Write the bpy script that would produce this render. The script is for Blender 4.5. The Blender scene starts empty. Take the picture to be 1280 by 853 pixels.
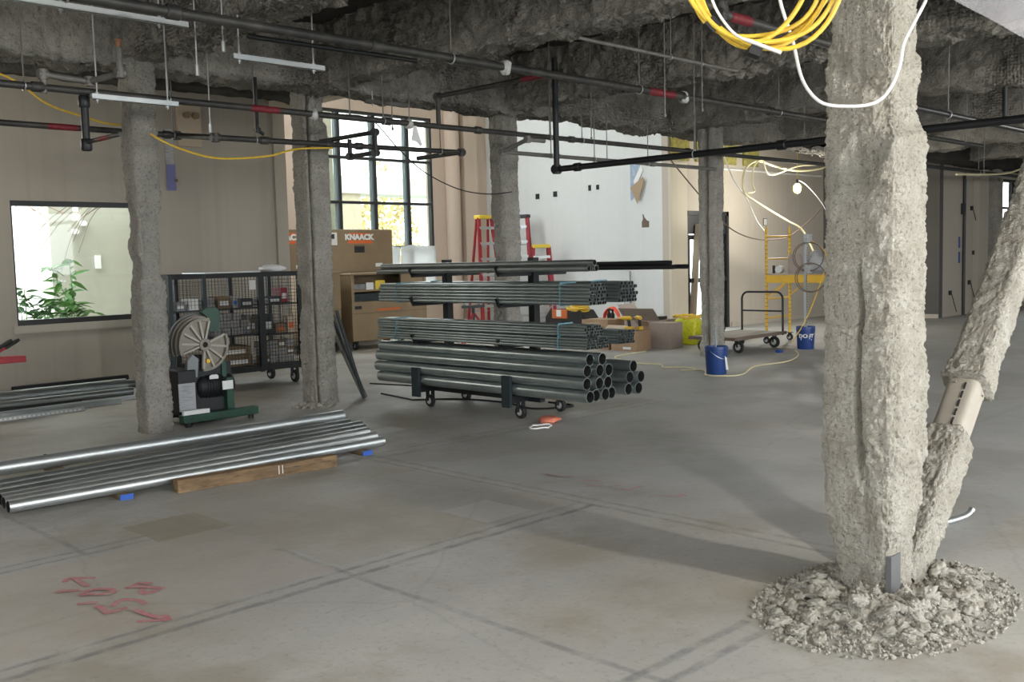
import bpy, bmesh, math, random
import numpy as np
from mathutils import Vector, Matrix

# ------------------------------------------------------------------ camera, sky, lamps, exposure
S = bpy.context.scene
COL = S.collection
R = math.radians
EYE = 1.6
def make_camera():
    az, pitch, roll = R(44.797), R(4.753), R(-1.458)
    F = Vector((math.cos(az)*math.cos(pitch), math.sin(az)*math.cos(pitch), -math.sin(pitch)))
    r = Vector((math.sin(az), -math.cos(az), 0)); u = r.cross(F)
    r2 = r*math.cos(roll)+u*math.sin(roll); u2 = u*math.cos(roll)-r*math.sin(roll)
    cam = bpy.data.cameras.new('camera'); o = bpy.data.objects.new('camera', cam); COL.objects.link(o)
    m = Matrix((r2, u2, -F)).transposed().to_4x4(); m.translation = (0, 0, EYE)
    o.matrix_world = m
    cam.sensor_width = 36; cam.lens = 1247.7/1280*36; cam.clip_start = .05; cam.clip_end = 300
    S.camera = o
make_camera()
W = bpy.data.worlds.new('overcast_sky'); S.world = W; W.use_nodes = True
bg = W.node_tree.nodes['Background']
bg.inputs[0].default_value = (.91, .955, 1, 1); bg.inputs[1].default_value = 5.0
S.view_settings.view_transform = 'Standard'; S.view_settings.look = 'None'
S.view_settings.gamma = 1; S.view_settings.use_curve_mapping = False
S.view_settings.exposure = 0.64

# lamps hung from the deck, some added out of view as fill: (u, v, z, watts)
LAMPS = [(4.3, -2.2, 3.1, 330), (1.2, 1.6, 3.35, 45), (-1.6, 6.2, 3.2, 60), (3.0, 11.9, 3.25, 45), (16.5, 2.5, 3.2, 60),
         (11.0, .6, 3.2, 80), (18.3, 10.05, 2.88, 100)]

# ------------------------------------------------------------------ helpers
def link(o, parent=None, label=None, cat=None, group=None, kind=None):
    COL.objects.link(o)
    if parent is not None: o.parent = parent
    if label: o['label'] = label
    if cat: o['category'] = cat
    if group: o['group'] = group
    if kind: o['kind'] = kind
    return o
def thing(name, label, cat, loc=(0, 0, 0), rz=0, group=None):
    o = bpy.data.objects.new(name, None); o.empty_display_size = .1
    o.location = loc; o.rotation_euler = (0, 0, rz)
    return link(o, None, label, cat, group)
def dup(o, parent=None, **kw):
    c = o.copy(); COL.objects.link(c); c.parent = parent
    for k, v in kw.items():
        if k in ('label', 'group'): c[k] = v
        else: setattr(c, k, v)
    for ch in list(o.children): dup(ch, c)
    return c

def perp(d):
    d = d.normalized(); a = Vector((0, 0, 1)) if abs(d.z) < .9 else Vector((1, 0, 0))
    x = d.cross(a).normalized(); return x, d.cross(x).normalized()
class MB:
    def __init__(s): s.v = []; s.f = []
    def add(s, vs, fs):
        b = len(s.v); s.v += [tuple(p) for p in vs]; s.f += [tuple(i+b for i in f) for f in fs]; return s
    def box(s, x0, x1, y0, y1, z0, z1, M=None):
        vs = [Vector((x, y, z)) for x in (x0, x1) for y in (y0, y1) for z in (z0, z1)]
        if M is not None: vs = [M @ p for p in vs]
        return s.add(vs, [(0, 1, 3, 2), (4, 6, 7, 5), (0, 4, 5, 1), (2, 3, 7, 6), (0, 2, 6, 4), (1, 5, 7, 3)])
    def cbox(s, c, d, M=None):
        return s.box(c[0]-d[0]/2, c[0]+d[0]/2, c[1]-d[1]/2, c[1]+d[1]/2, c[2]-d[2]/2, c[2]+d[2]/2, M)
    def bar(s, p, q, w, h=None):
        p = Vector(p); q = Vector(q); h = h or w; d = q-p; x, y = perp(d)
        vs = [e+x*a*w/2+y*b*h/2 for e in (p, q) for a, b in ((-1, -1), (1, -1), (1, 1), (-1, 1))]
        return s.add(vs, [(0, 3, 2, 1), (4, 5, 6, 7)]+[(i, (i+1) % 4, 4+(i+1) % 4, 4+i) for i in range(4)])
    def tube(s, pts, r, n=8, closed=False, cap=True):
        pts = [Vector(p) for p in pts]; m = len(pts); rs = r if isinstance(r, (list, tuple)) else [r]*m
        vs = []; fs = []; x = None
        for i, p in enumerate(pts):
            if closed: d = pts[(i+1) % m]-pts[i-1]
            else: d = pts[min(i+1, m-1)]-pts[max(i-1, 0)]
            d.normalize()
            if x is None: x, y = perp(d)
            else:
                x = x-d*x.dot(d)
                x = x.normalized() if x.length > 1e-6 else perp(d)[0]
                y = d.cross(x)
            for k in range(n):
                a = 2*math.pi*k/n; vs.append(p+(x*math.cos(a)+y*math.sin(a))*rs[i])
        for i in range(m if closed else m-1):
            j = (i+1) % m
            for k in range(n):
                l = (k+1) % n; fs.append((i*n+k, i*n+l, j*n+l, j*n+k))
        if cap and not closed: fs += [tuple(range(n))[::-1], tuple(range((m-1)*n, m*n))]
        return s.add(vs, fs)
    def pipe(s, p, q, ro, ri, n=16):
        p = Vector(p); q = Vector(q); x, y = perp(q-p); vs = []
        for e, r in ((p, ro), (q, ro), (q, ri), (p, ri)):
            vs += [e+(x*math.cos(2*math.pi*k/n)+y*math.sin(2*math.pi*k/n))*r for k in range(n)]
        fs = [(a*n+k, a*n+(k+1) % n, ((a+1) % 4)*n+(k+1) % n, ((a+1) % 4)*n+k) for a in range(4) for k in range(n)]
        return s.add(vs, fs)
    def lathe(s, prof, c=(0, 0, 0), axis=(0, 0, 1), n=20, a0=0, a1=2*math.pi, ref=None):
        c = Vector(c); ax = Vector(axis).normalized(); x, y = perp(ax)
        if ref is not None: x = Vector(ref); y = ax.cross(x)
        full = abs(a1-a0-2*math.pi) < 1e-6; cols = n if full else n+1; m = len(prof); vs = []; fs = []
        for k in range(cols):
            a = a0+(a1-a0)*k/n
            for r, h in prof: vs.append(c+ax*h+(x*math.cos(a)+y*math.sin(a))*r)
        for k in range(n):
            l = (k+1) % cols
            for i in range(m-1): fs.append((k*m+i, l*m+i, l*m+i+1, k*m+i+1))
        if not full: fs += [tuple(range(m)), tuple(range(n*m, n*m+m))[::-1]]
        return s.add(vs, fs)
    def prism(s, poly, o, ex, ey, ez, t):
        o = Vector(o); ex = Vector(ex); ey = Vector(ey); ez = Vector(ez); n = len(poly)
        vs = [o+ex*a+ey*b+ez*h for h in (0, t) for a, b in poly]
        return s.add(vs, [tuple(range(n))[::-1], tuple(range(n, 2*n))]+[(i, (i+1) % n, n+(i+1) % n, n+i) for i in range(n)])
    def mesh(s, name, ang=38):
        me = bpy.data.meshes.new(name); me.from_pydata(s.v, [], s.f)
        bm = bmesh.new(); bm.from_mesh(me); bmesh.ops.recalc_face_normals(bm, faces=bm.faces); bm.to_mesh(me); bm.free()
        if ang:
            me.polygons.foreach_set('use_smooth', [True]*len(me.polygons)); me.set_sharp_from_angle(angle=R(ang))
        me.update(); return me
    def build(s, name, mat, parent=None, label=None, cat=None, group=None, kind=None, loc=None, rz=0, bev=0, ang=38):
        me = s.mesh(name, ang); me.materials.append(MAT[mat])
        o = bpy.data.objects.new(name, me)
        if loc is not None: o.location = loc
        if rz: o.rotation_euler = (0, 0, rz)
        if bev:
            b = o.modifiers.new('bevel', 'BEVEL'); b.width = bev; b.segments = 2; b.limit_method = 'ANGLE'
        return link(o, parent, label, cat, group, kind)

def arc(c, r, a0, a1, n, ex, ey):
    c = Vector(c); ex = Vector(ex); ey = Vector(ey)
    return [c+ex*(r*math.cos(a0+(a1-a0)*i/n))+ey*(r*math.sin(a0+(a1-a0)*i/n)) for i in range(n+1)]
def smooth(pts, k=6):
    P = [Vector(p) for p in pts]; out = []
    for i in range(len(P)-1):
        a = P[max(i-1, 0)]; b = P[i]; c = P[i+1]; d = P[min(i+2, len(P)-1)]
        for j in range(k):
            t = j/k
            out.append(.5*((2*b)+(c-a)*t+(2*a-5*b+4*c-d)*t*t+(3*b-a-3*c+d)*t**3))
    return out+[P[-1]]
def text_mesh(txt, size, depth=.002, shear=0, bold=0):
    cu = bpy.data.curves.new('lettering', 'FONT'); cu.body = txt; cu.size = size; cu.extrude = depth; cu.align_x = 'CENTER'
    cu.shear = shear; cu.offset = bold
    o = bpy.data.objects.new('lettering', cu); COL.objects.link(o)
    me = bpy.data.meshes.new_from_object(o.evaluated_get(bpy.context.evaluated_depsgraph_get()))
    bpy.data.objects.remove(o); return me
def lettering(name, txt, size, mat, parent, loc, rot, shear=0, bold=0, sx=1):
    me = text_mesh(txt, size, .0015, shear, bold); me.materials.clear(); me.materials.append(MAT[mat])
    o = bpy.data.objects.new(name, me); o.location = loc; o.rotation_euler = rot; o.scale = (sx, 1, 1)
    return link(o, parent)

# vectorised value noise
def vnoise(P, seed=0):
    i = np.floor(P).astype(np.int64); f = P-i; f = f*f*(3-2*f)
    def h(a, b, c):
        n = (a*374761393+b*668265263+c*2147483647+seed*974634777) & 0xffffffff
        n = ((n ^ (n >> 13))*1274126177) & 0xffffffff
        return ((n ^ (n >> 16)) & 0xffff)/32767.5-1
    x, y, z = i.T; fx, fy, fz = f.T; r = 0
    for dx in (0, 1):
        for dy in (0, 1):
            for dz in (0, 1):
                r = r+h(x+dx, y+dy, z+dz)*(fx if dx else 1-fx)*(fy if dy else 1-fy)*(fz if dz else 1-fz)
    return r
def fbm(P, sc, oct=3, seed=0, ridge=False):
    r = 0; a = 1; t = 0
    for k in range(oct):
        q = vnoise(P*sc*(2.03**k)+k*17.3, seed+k)
        r = r+a*(1-2*np.abs(q) if ridge else q); t += a; a *= .5
    return r/t

# ------------------------------------------------------------------ materials
MAT = {}
def mat(name, col, rough=.6, metal=0, var=None, bump=None, spots=None, stretch=None, spec=.5, trans=0, alpha=1, emit=None, fine=None):
    m = bpy.data.materials.new(name); m.use_nodes = True; nt = m.node_tree; N = nt.nodes; L = nt.links
    p = N['Principled BSDF']; MAT[name] = m
    p.inputs['Base Color'].default_value = (*col, 1); p.inputs['Roughness'].default_value = rough; p.inputs['Metallic'].default_value = metal
    p.inputs['Specular IOR Level'].default_value = spec
    if trans: p.inputs['Transmission Weight'].default_value = trans
    if alpha < 1: p.inputs['Alpha'].default_value = alpha
    if emit: p.inputs['Emission Color'].default_value = (*emit[0], 1); p.inputs['Emission Strength'].default_value = emit[1]
    tc = N.new('ShaderNodeTexCoord'); mp = N.new('ShaderNodeMapping'); L.new(tc.outputs['Object'], mp.inputs[0])
    if stretch: mp.inputs['Scale'].default_value = stretch
    def noise(sc, det=6, ro=.6):
        n = N.new('ShaderNodeTexNoise'); n.inputs['Scale'].default_value = sc; n.inputs['Detail'].default_value = det
        n.inputs['Roughness'].default_value = ro; L.new(mp.outputs[0], n.inputs[0]); return n
    def ramp(src, a, b, ca, cb):
        r = N.new('ShaderNodeValToRGB'); e = r.color_ramp.elements; e[0].position = a; e[1].position = b
        e[0].color = (*ca, 1); e[1].color = (*cb, 1); L.new(src, r.inputs[0]); return r.outputs[0]
    cur = None
    def mix(fac, a, b, t='MIX'):
        x = N.new('ShaderNodeMix'); x.data_type = 'RGBA'; x.blend_type = t
        if isinstance(fac, (int, float)): x.inputs[0].default_value = fac
        else: L.new(fac, x.inputs[0])
        for s, i in ((a, 6), (b, 7)):
            if isinstance(s, tuple): x.inputs[i].default_value = (*s, 1)
            else: L.new(s, x.inputs[i])
        return x.outputs[2]
    if var:      # (scale, second colour, low, high)
        cur = ramp(noise(var[0]).outputs[0], var[2], var[3], col, var[1])
    if fine:     # (scale, second colour, low, high)
        cur = mix(ramp(noise(fine[0], 4).outputs[0], fine[2], fine[3], (0, 0, 0), (1, 1, 1)), cur or col, fine[1])
    if spots:    # (scale, colour, threshold, amount)
        f = ramp(noise(spots[0], 3).outputs[0], spots[2], spots[2]+.06, (0, 0, 0), (spots[3],)*3)
        cur = mix(f, cur or col, spots[1])
    if cur: L.new(cur, p.inputs['Base Color'])
    if bump:     # list of (scale, strength, distance)
        prev = None
        for sc, st, di in bump:
            b = N.new('ShaderNodeBump'); b.inputs['Strength'].default_value = st; b.inputs['Distance'].default_value = di
            L.new(noise(sc, 5).outputs[0], b.inputs['Height'])
            if prev: L.new(prev, b.inputs['Normal'])
            prev = b.outputs[0]
        L.new(prev, p.inputs['Normal'])
    m['_'] = 0; del m['_']
    return m, N, L, p, tc, mix, ramp, noise

mat('coat', (.65, .62, .545), .95, var=(9, (.50, .465, .39), .35, .68), fine=(55, (.30, .28, .24), .54, .70), spots=(5, (.76, .73, .66), .62, .7),
    bump=[(38, 1, .03), (150, 1, .012)], spec=.1)
mat('coat_grey', (.48, .46, .41), .95, var=(5, (.34, .325, .285), .35, .7), fine=(45, (.17, .165, .15), .54, .74), bump=[(22, 1, .04), (90, 1, .015)], spec=.1)
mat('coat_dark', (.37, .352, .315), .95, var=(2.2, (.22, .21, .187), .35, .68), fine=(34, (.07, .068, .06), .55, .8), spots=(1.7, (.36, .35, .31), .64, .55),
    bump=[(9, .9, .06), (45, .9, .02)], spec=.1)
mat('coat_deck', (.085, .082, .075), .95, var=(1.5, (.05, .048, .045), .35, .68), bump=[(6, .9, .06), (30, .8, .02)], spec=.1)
mat('steel', (.36, .37, .37), .42, 1, var=(3, (.30, .31, .315), .4, .65), stretch=(1, 1, 1))
mat('galv', (.52, .55, .55), .42, .85, var=(6, (.46, .49, .495), .35, .7))
mat('galv_dull', (.34, .365, .36), .42, .85, var=(5, (.25, .275, .275), .35, .7))
mat('galv_rack', (.41, .47, .47), .30, .82, var=(5, (.29, .34, .345), .35, .7))
mat('pipe_dark', (.045, .045, .043), .5, .3, var=(8, (.085, .08, .07), .45, .75))
mat('pipe_grey', (.20, .195, .18), .55, .3, var=(6, (.13, .125, .115), .4, .7))
mat('pipe_black', (.022, .024, .026), .45, .4)
mat('bore_shade', (.02, .02, .021), .8)  # near-black colour stands for the shade inside open pipes
mat('rod', (.50, .52, .53), .4, .8)
mat('red_band', (.17, .012, .02), .6, var=(30, (.28, .03, .04), .5, .8))
mat('black_steel', (.012, .014, .016), .5, .2)
mat('cage_blue', (.022, .034, .040), .5, .2)
mat('green', (.008, .058, .033), .45, var=(12, (.006, .036, .022), .4, .7))
mat('shoe', (.24, .22, .185), .5, .3, var=(9, (.19, .17, .14), .4, .7))
mat('shoe_rib', (.36, .335, .285), .5, .2)
mat('shoe_grey', (.20, .215, .22), .5, .4)
mat('label_white', (.72, .73, .72), .7)
mat('label_grey', (.42, .43, .44), .7, var=(60, (.25, .25, .26), .5, .6), stretch=(.1, .1, 3))
mat('tan', (.255, .185, .105), .5, var=(3, (.215, .155, .09), .4, .7))
mat('tan_dark', (.13, .098, .062), .6)
mat('orange', (.72, .13, .02), .5)
mat('white_paint', (.8, .8, .78), .5)
mat('red', (.34, .018, .028), .5, var=(14, (.26, .014, .024), .45, .7))
mat('red_bright', (.46, .03, .03), .5)
mat('yellow', (.72, .43, .03), .5, var=(10, (.55, .33, .04), .5, .75))
mat('yellow_cap', (.74, .55, .05), .5)
mat('yellow_cable', (.80, .55, .06), .45, var=(20, (.66, .42, .04), .45, .7))
mat('pale_cable', (.78, .72, .45), .5)
mat('white_cable', (.80, .80, .78), .4)
mat('lime', (.62, .62, .02), .5, var=(20, (.42, .42, .02), .45, .7))
mat('neon', (.95, .13, .06), .5, var=(25, (.75, .08, .04), .45, .7))
mat('orange_dull', (.50, .13, .03), .6)
mat('rag', (.62, .20, .12), .8, var=(20, (.50, .14, .09), .4, .7))
mat('rubber', (.018, .018, .019), .7)
mat('caster_core', (.50, .50, .48), .5)
mat('blue_bucket', (.012, .045, .19), .4, var=(6, (.016, .055, .22), .4, .7))
mat('blue_paint', (.02, .10, .45), .5)
mat('blue_tape', (.12, .28, .35), .5)
mat('blue_box', (.02, .07, .30), .5)
mat('card', (.35, .235, .14), .8, var=(4, (.30, .20, .12), .4, .7), fine=(40, (.38, .26, .16), .5, .8))
mat('card_pale', (.50, .42, .32), .8)
mat('card_grey', (.33, .27, .235), .5, var=(4, (.28, .23, .20), .4, .7))
mat('box_white', (.30, .295, .28), .7, var=(12, (.24, .235, .225), .45, .7))
mat('box_grey', (.24, .25, .255), .7, var=(10, (.17, .18, .19), .4, .7))
mat('box_brown', (.20, .14, .085), .8)
mat('wood', (.31, .205, .105), .8, var=(3, (.15, .095, .05), .4, .62), fine=(14, (.11, .07, .038), .52, .68), stretch=(.6, 3, 3), bump=[(14, .5, .01)])
mat('wood_dark', (.20, .145, .08), .8, var=(8, (.13, .09, .05), .4, .7))
mat('plank', (.38, .35, .31), .8, var=(3, (.30, .28, .25), .4, .7), stretch=(.4, 3, 3))
mat('purple_paper', (.17, .18, .36), .9)
mat('teal_paper', (.33, .42, .55), .9, var=(9, (.50, .58, .66), .5, .7))
mat('drywall_back', (.42, .32, .21), .9)
mat('hole', (.025, .025, .025), .9)
mat('insulation', (.55, .56, .53), .95, var=(12, (.40, .41, .39), .4, .7), bump=[(30, .8, .02)])
mat('yellow_wool', (.42, .38, .10), .95, var=(14, (.22, .20, .07), .4, .7), bump=[(30, .8, .02)])
mat('frame_black', (.022, .023, .025), .45)
mat('mullion', (.30, .36, .39), .35, .5)
mat('sill', (.44, .41, .35), .7)
mat('plastic_white', (.78, .79, .79), .5)
mat('plaster_crumb', (.46, .44, .39), .95, var=(14, (.40, .38, .335), .35, .7), fine=(70, (.25, .235, .205), .55, .72), bump=[(40, 1, .02)], spec=.1)
mat('clump', (.40, .385, .34), .95, var=(1.6, (.32, .305, .265), .35, .7), fine=(7, (.30, .285, .25), .55, .72), spec=.1)
mat('bare_sleeve', (.42, .385, .325), .8, var=(5, (.37, .335, .285), .4, .7))
mat('base_steel', (.20, .205, .21), .5, .6, spots=(28, (.52, .34, .04), .68, .8))
mat('pink_paint', (.50, .19, .21), .85, var=(24, (.47, .32, .30), .42, .68))
mat('pink_faint', (.46, .30, .29), .85, var=(24, (.42, .37, .35), .4, .65))
mat('facade_white', (.86, .85, .80), .9)
mat('facade', (.42, .42, .34), .9, var=(1.2, (.37, .375, .31), .4, .7))
mat('facade_tan', (.36, .31, .22), .9)
mat('pavement', (.45, .45, .44), .9)
mat('leaf', (.13, .30, .065), .55, var=(6, (.07, .18, .05), .4, .7))
mat('leaf_dark', (.05, .13, .05), .55, var=(6, (.09, .19, .06), .4, .7))
mat('leaf_gold', (.50, .40, .14), .6, var=(5, (.36, .30, .12), .4, .7))
mat('bark', (.16, .12, .095), .9)
mat('bark_red', (.34, .16, .09), .9)
mat('bulb', (1, 1, 1), .5, emit=((1, .96, .86), 60))
mat('dark_item', (.03, .035, .04), .6)
mat('glass_far', (.12, .16, .15), .15)

def wall_mat(name, col, col2, streak, holes=.0):
    m, N, L, p, tc, mix, ramp, noise = mat(name, col, .9, spec=.2)
    n1 = noise(.7, 5); a = ramp(n1.outputs[0], .35, .7, col, col2)
    mp = N.new('ShaderNodeMapping'); mp.inputs['Scale'].default_value = (9, 9, .12); L.new(tc.outputs['Object'], mp.inputs[0])
    n2 = N.new('ShaderNodeTexNoise'); n2.inputs['Scale'].default_value = 1; n2.inputs['Detail'].default_value = 3; L.new(mp.outputs[0], n2.inputs[0])
    a = mix(ramp(n2.outputs[0], .5, .75, (0, 0, 0), (streak,)*3), a, tuple(c*.72 for c in col))
    n3 = noise(2.3, 3)
    a = mix(ramp(n3.outputs[0], .72, .76, (0, 0, 0), (.35,)*3), a, tuple(c*.55 for c in col))
    L.new(a, p.inputs['Base Color'])
wall_mat('wall_beige', (.41, .375, .32), (.375, .345, .295), .30)
wall_mat('wall_peach', (.60, .50, .405), (.57, .455, .365), .12)
wall_mat('wall_white', (.70, .73, .72), (.66, .69, .68), .10)
wall_mat('wall_cream', (.62, .57, .46), (.58, .53, .43), .2)
wall_mat('wall_tan', (.52, .475, .405), (.48, .44, .37), .18)
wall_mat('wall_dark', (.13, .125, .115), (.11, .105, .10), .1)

def floor_mat():
    m, N, L, p, tc, mix, ramp, noise = mat('concrete', (.42, .41, .385), .62, spec=.5)
    base = ramp(noise(.55, 6).outputs[0], .36, .64, (.455, .445, .415), (.375, .375, .362))
    base = mix(ramp(noise(1.7, 8, .7).outputs[0], .5, .72, (0, 0, 0), (.5,)*3), base, (.53, .52, .49))
    base = mix(ramp(noise(.28, 4).outputs[0], .52, .66, (0, 0, 0), (.75,)*3), base, (.41, .375, .31))      # brown dust
    base = mix(ramp(noise(.9, 7, .65).outputs[0], .49, .60, (0, 0, 0), (.6,)*3), base, (.30, .265, .20))      # dusty blotches
    base = mix(ramp(noise(26, 5, .7).outputs[0], .54, .72, (0, 0, 0), (.6,)*3), base, (.25, .24, .215))
    base = mix(ramp(noise(120, 3, .7).outputs[0], .6, .75, (0, 0, 0), (.4,)*3), base, (.22, .21, .19))
    base = mix(ramp(noise(6, 4, .7).outputs[0], .64, .72, (0, 0, 0), (.45,)*3), base, (.22, .205, .175))
    sx = N.new('ShaderNodeSeparateXYZ'); L.new(tc.outputs['Object'], sx.inputs[0])
    wob = noise(2.5, 4); br = noise(7, 5, .7)
    def M(op, a, b=0., c=0.):
        n = N.new('ShaderNodeMath'); n.operation = op
        for i, v in enumerate((a, b, c)):
            if isinstance(v, (int, float)): n.inputs[i].default_value = v
            else: L.new(v, n.inputs[i])
        return n.outputs[0]
    w = M('MULTIPLY', M('SUBTRACT', wob.outputs[0], .5), .05)
    brk = ramp(br.outputs[0], .36, .6, (.15,)*3, (1, 1, 1))
    # ghost lines of the removed partitions: (axis of the constant, position, from, to, half width, strength)
    for ax, c, a, b, hw, st in ((1, 4.22, -2, 4.85, .014, .62), (1, 4.11, -2, 4.85, .018, .75), (0, 4.84, 2.0, 6.7, .016, .5), (0, 4.95, 2.0, 6.7, .02, .42),
            (0, 2.95, 1.6, 4.85, .016, .55), (1, 5.70, -2, 2.6, .014, .6), (1, 5.60, -2, 2.6, .014, .5), (1, 6.62, 4.9, 9, .02, .4), (1, 6.45, 4.9, 9, .02, .35),
            (1, 2.28, 2.2, 3.7, .018, .65), (1, 2.16, 2.2, 3.7, .018, .65), (0, 2.2, 5.5, 7.0, .016, .5), (1, 3.35, 9, 20, .03, .3), (0, 9.6, 2, 9, .03, .3)):
        co, ot = (sx.outputs[ax], sx.outputs[1-ax])
        d = M('ABSOLUTE', M('SUBTRACT', M('ADD', co, w), c))
        k = N.new('ShaderNodeMapRange'); k.interpolation_type = 'SMOOTHSTEP'; L.new(d, k.inputs[0])
        k.inputs[1].default_value = hw*.5; k.inputs[2].default_value = hw*1.9; k.inputs[3].default_value = st; k.inputs[4].default_value = 0
        rng = M('MULTIPLY', M('GREATER_THAN', ot, a), M('LESS_THAN', ot, b))
        base = mix(M('MULTIPLY', M('MULTIPLY', k.outputs[0], rng), brk), base, (.155, .16, .165))
    # rectangular patches of other tones, the large ones bluish grey: (u0, u1, v0, v1, colour, strength)
    for u0, u1, v0, v1, c, st in ((2.58, 3.06, 5.5, 6.0, (.27, .225, .145), .6), (1.0, 2.95, 4.28, 5.52, (.42, .375, .325), .5), (3.0, 4.8, 4.3, 6.4, (.36, .33, .27), .4),
            (4.1, 4.5, 4.32, 4.75, (.50, .50, .48), .6), (5.5, 5.95, 7.35, 7.6, (.55, .56, .55), .7), (5.0, 9, 2, 6.4, (.36, .375, .38), .4), (9, 24, -7, 12, (.37, .385, .39), .45)):
        r = None
        for o, lo, hi in ((sx.outputs[0], u0, u1), (sx.outputs[1], v0, v1)):
            oo = M('ADD', o, w)
            q = M('MULTIPLY', M('GREATER_THAN', oo, lo), M('LESS_THAN', oo, hi)); r = q if r is None else M('MULTIPLY', r, q)
        base = mix(M('MULTIPLY', r, st), base, c)
    # cracks
    v = N.new('ShaderNodeTexVoronoi'); v.feature = 'DISTANCE_TO_EDGE'; v.inputs['Scale'].default_value = .42
    wn = noise(3, 4); mp = N.new('ShaderNodeMix'); mp.data_type = 'RGBA'; mp.inputs[0].default_value = .12
    L.new(tc.outputs['Object'], mp.inputs[6]); L.new(wn.outputs['Color'], mp.inputs[7]); L.new(mp.outputs[2], v.inputs[0])
    k = N.new('ShaderNodeMapRange'); L.new(v.outputs['Distance'], k.inputs[0]); k.inputs[1].default_value = .001; k.inputs[2].default_value = .006
    k.inputs[3].default_value = .16; k.inputs[4].default_value = 0
    base = mix(k.outputs[0], base, (.2, .195, .18))
    L.new(base, p.inputs['Base Color'])
    b = N.new('ShaderNodeBump'); b.inputs['Strength'].default_value = .25; b.inputs['Distance'].default_value = .01; L.new(noise(18, 6).outputs[0], b.inputs['Height']); L.new(b.outputs[0], p.inputs['Normal'])
    rr = ramp(noise(1.1, 5).outputs[0], .35, .7, (.52,)*3, (.72,)*3); L.new(rr, p.inputs['Roughness'])
floor_mat()
def glass_mat():
    m = bpy.data.materials.new('pane_glass'); m.use_nodes = True; N = m.node_tree.nodes; L = m.node_tree.links; MAT['pane_glass'] = m
    N.remove(N['Principled BSDF']); t = N.new('ShaderNodeBsdfTransparent'); g = N.new('ShaderNodeBsdfGlossy'); x = N.new('ShaderNodeMixShader')
    t.inputs[0].default_value = (.95, .975, .96, 1); g.inputs['Roughness'].default_value = .02; x.inputs[0].default_value = .025
    L.new(t.outputs[0], x.inputs[1]); L.new(g.outputs[0], x.inputs[2]); L.new(x.outputs[0], N['Material Output'].inputs[0])
    m = bpy.data.materials.new('poly_sheet'); m.use_nodes = True; N = m.node_tree.nodes; L = m.node_tree.links; MAT['poly_sheet'] = m
    p = N['Principled BSDF']; p.inputs['Base Color'].default_value = (.75, .74, .78, 1); p.inputs['Roughness'].default_value = .25
    t = N.new('ShaderNodeBsdfTransparent'); x = N.new('ShaderNodeMixShader'); x.inputs[0].default_value = .3
    L.new(t.outputs[0], x.inputs[1]); L.new(p.outputs[0], x.inputs[2]); L.new(x.outputs[0], N['Material Output'].inputs[0])
glass_mat()
def sheet_mat():
    m = bpy.data.materials.new('sheet_translucent'); m.use_nodes = True; N = m.node_tree.nodes; L = m.node_tree.links; MAT['sheet_translucent'] = m
    N.remove(N['Principled BSDF']); t = N.new('ShaderNodeBsdfTranslucent'); d = N.new('ShaderNodeBsdfDiffuse'); x = N.new('ShaderNodeMixShader'); x.inputs[0].default_value = .45
    t.inputs[0].default_value = (.8, .82, .82, 1); d.inputs[0].default_value = (.8, .8, .8, 1)
    L.new(t.outputs[0], x.inputs[1]); L.new(d.outputs[0], x.inputs[2]); L.new(x.outputs[0], N['Material Output'].inputs[0])
sheet_mat()
def lath_relief():
    # the spray keyed into expanded metal lath: rows of small diamond pits, in patches
    nt = MAT['coat_dark'].node_tree; N = nt.nodes; L = nt.links; p = N['Principled BSDF']; old = p.inputs['Normal'].links[0].from_socket
    tc = N.new('ShaderNodeTexCoord'); v = N.new('ShaderNodeTexVoronoi'); v.inputs['Scale'].default_value = 26; v.inputs['Randomness'].default_value = .35; L.new(tc.outputs['Object'], v.inputs[0])
    n = N.new('ShaderNodeTexNoise'); n.inputs['Scale'].default_value = .8; n.inputs['Detail'].default_value = 3; L.new(tc.outputs['Object'], n.inputs[0])
    r = N.new('ShaderNodeMapRange'); L.new(n.outputs[0], r.inputs[0]); r.inputs[1].default_value = .5; r.inputs[2].default_value = .58; r.inputs[3].default_value = 0; r.inputs[4].default_value = 1
    b = N.new('ShaderNodeBump'); b.inputs['Distance'].default_value = .05; L.new(r.outputs[0], b.inputs['Strength']); L.new(v.outputs['Distance'], b.inputs['Height']); L.new(old, b.inputs['Normal']); L.new(b.outputs[0], p.inputs['Normal'])
lath_relief()

# ------------------------------------------------------------------ the setting
def structure(name, mb, m, parent=None, **kw):
    return mb.build(name, m, parent, kind=None if parent else 'structure', **kw)
DECK = 4.15
structure('floor', MB().box(-6, 32, -6, 17.4, -.3, 0), 'concrete')
structure('ground_outside', MB().box(-60, 80, -60, 90, -.6, -.32), 'pavement')

def wall_holes(axis, c0, c1, a0, a1, z0, z1, holes):
    mb = MB(); hs = sorted(holes); cur = a0
    def bx(p, q, zz0, zz1):
        if q-p < 1e-4 or zz1-zz0 < 1e-4: return
        if axis == 'v': mb.box(p, q, c0, c1, zz0, zz1)
        else: mb.box(c0, c1, p, q, zz0, zz1)
    for h0, h1, hz0, hz1 in hs:
        bx(cur, h0, z0, z1); bx(h0, h1, z0, hz0); bx(h0, h1, hz1, z1); cur = h1
    bx(cur, a1, z0, z1); return mb
structure('wall_left', wall_holes('v', 13.9, 14.15, -9, 8.9, 0, 4.3, [(4.75, 6.62, .87, 2.52)]), 'wall_beige')
structure('shade_eave', MB().box(-9, 8.7, 14.15, 15.9, 4.1, 4.3), 'facade_white')  # unseen overhang, added to keep sky light off the wall outside
structure('wall_return', wall_holes('u', 8.7, 8.9, 14.15, 17.2, 0, 5.6, [(14.5, 16.95, .8, 5.2)]), 'wall_beige')  # unseen window opening, put in to light the white wall
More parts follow.
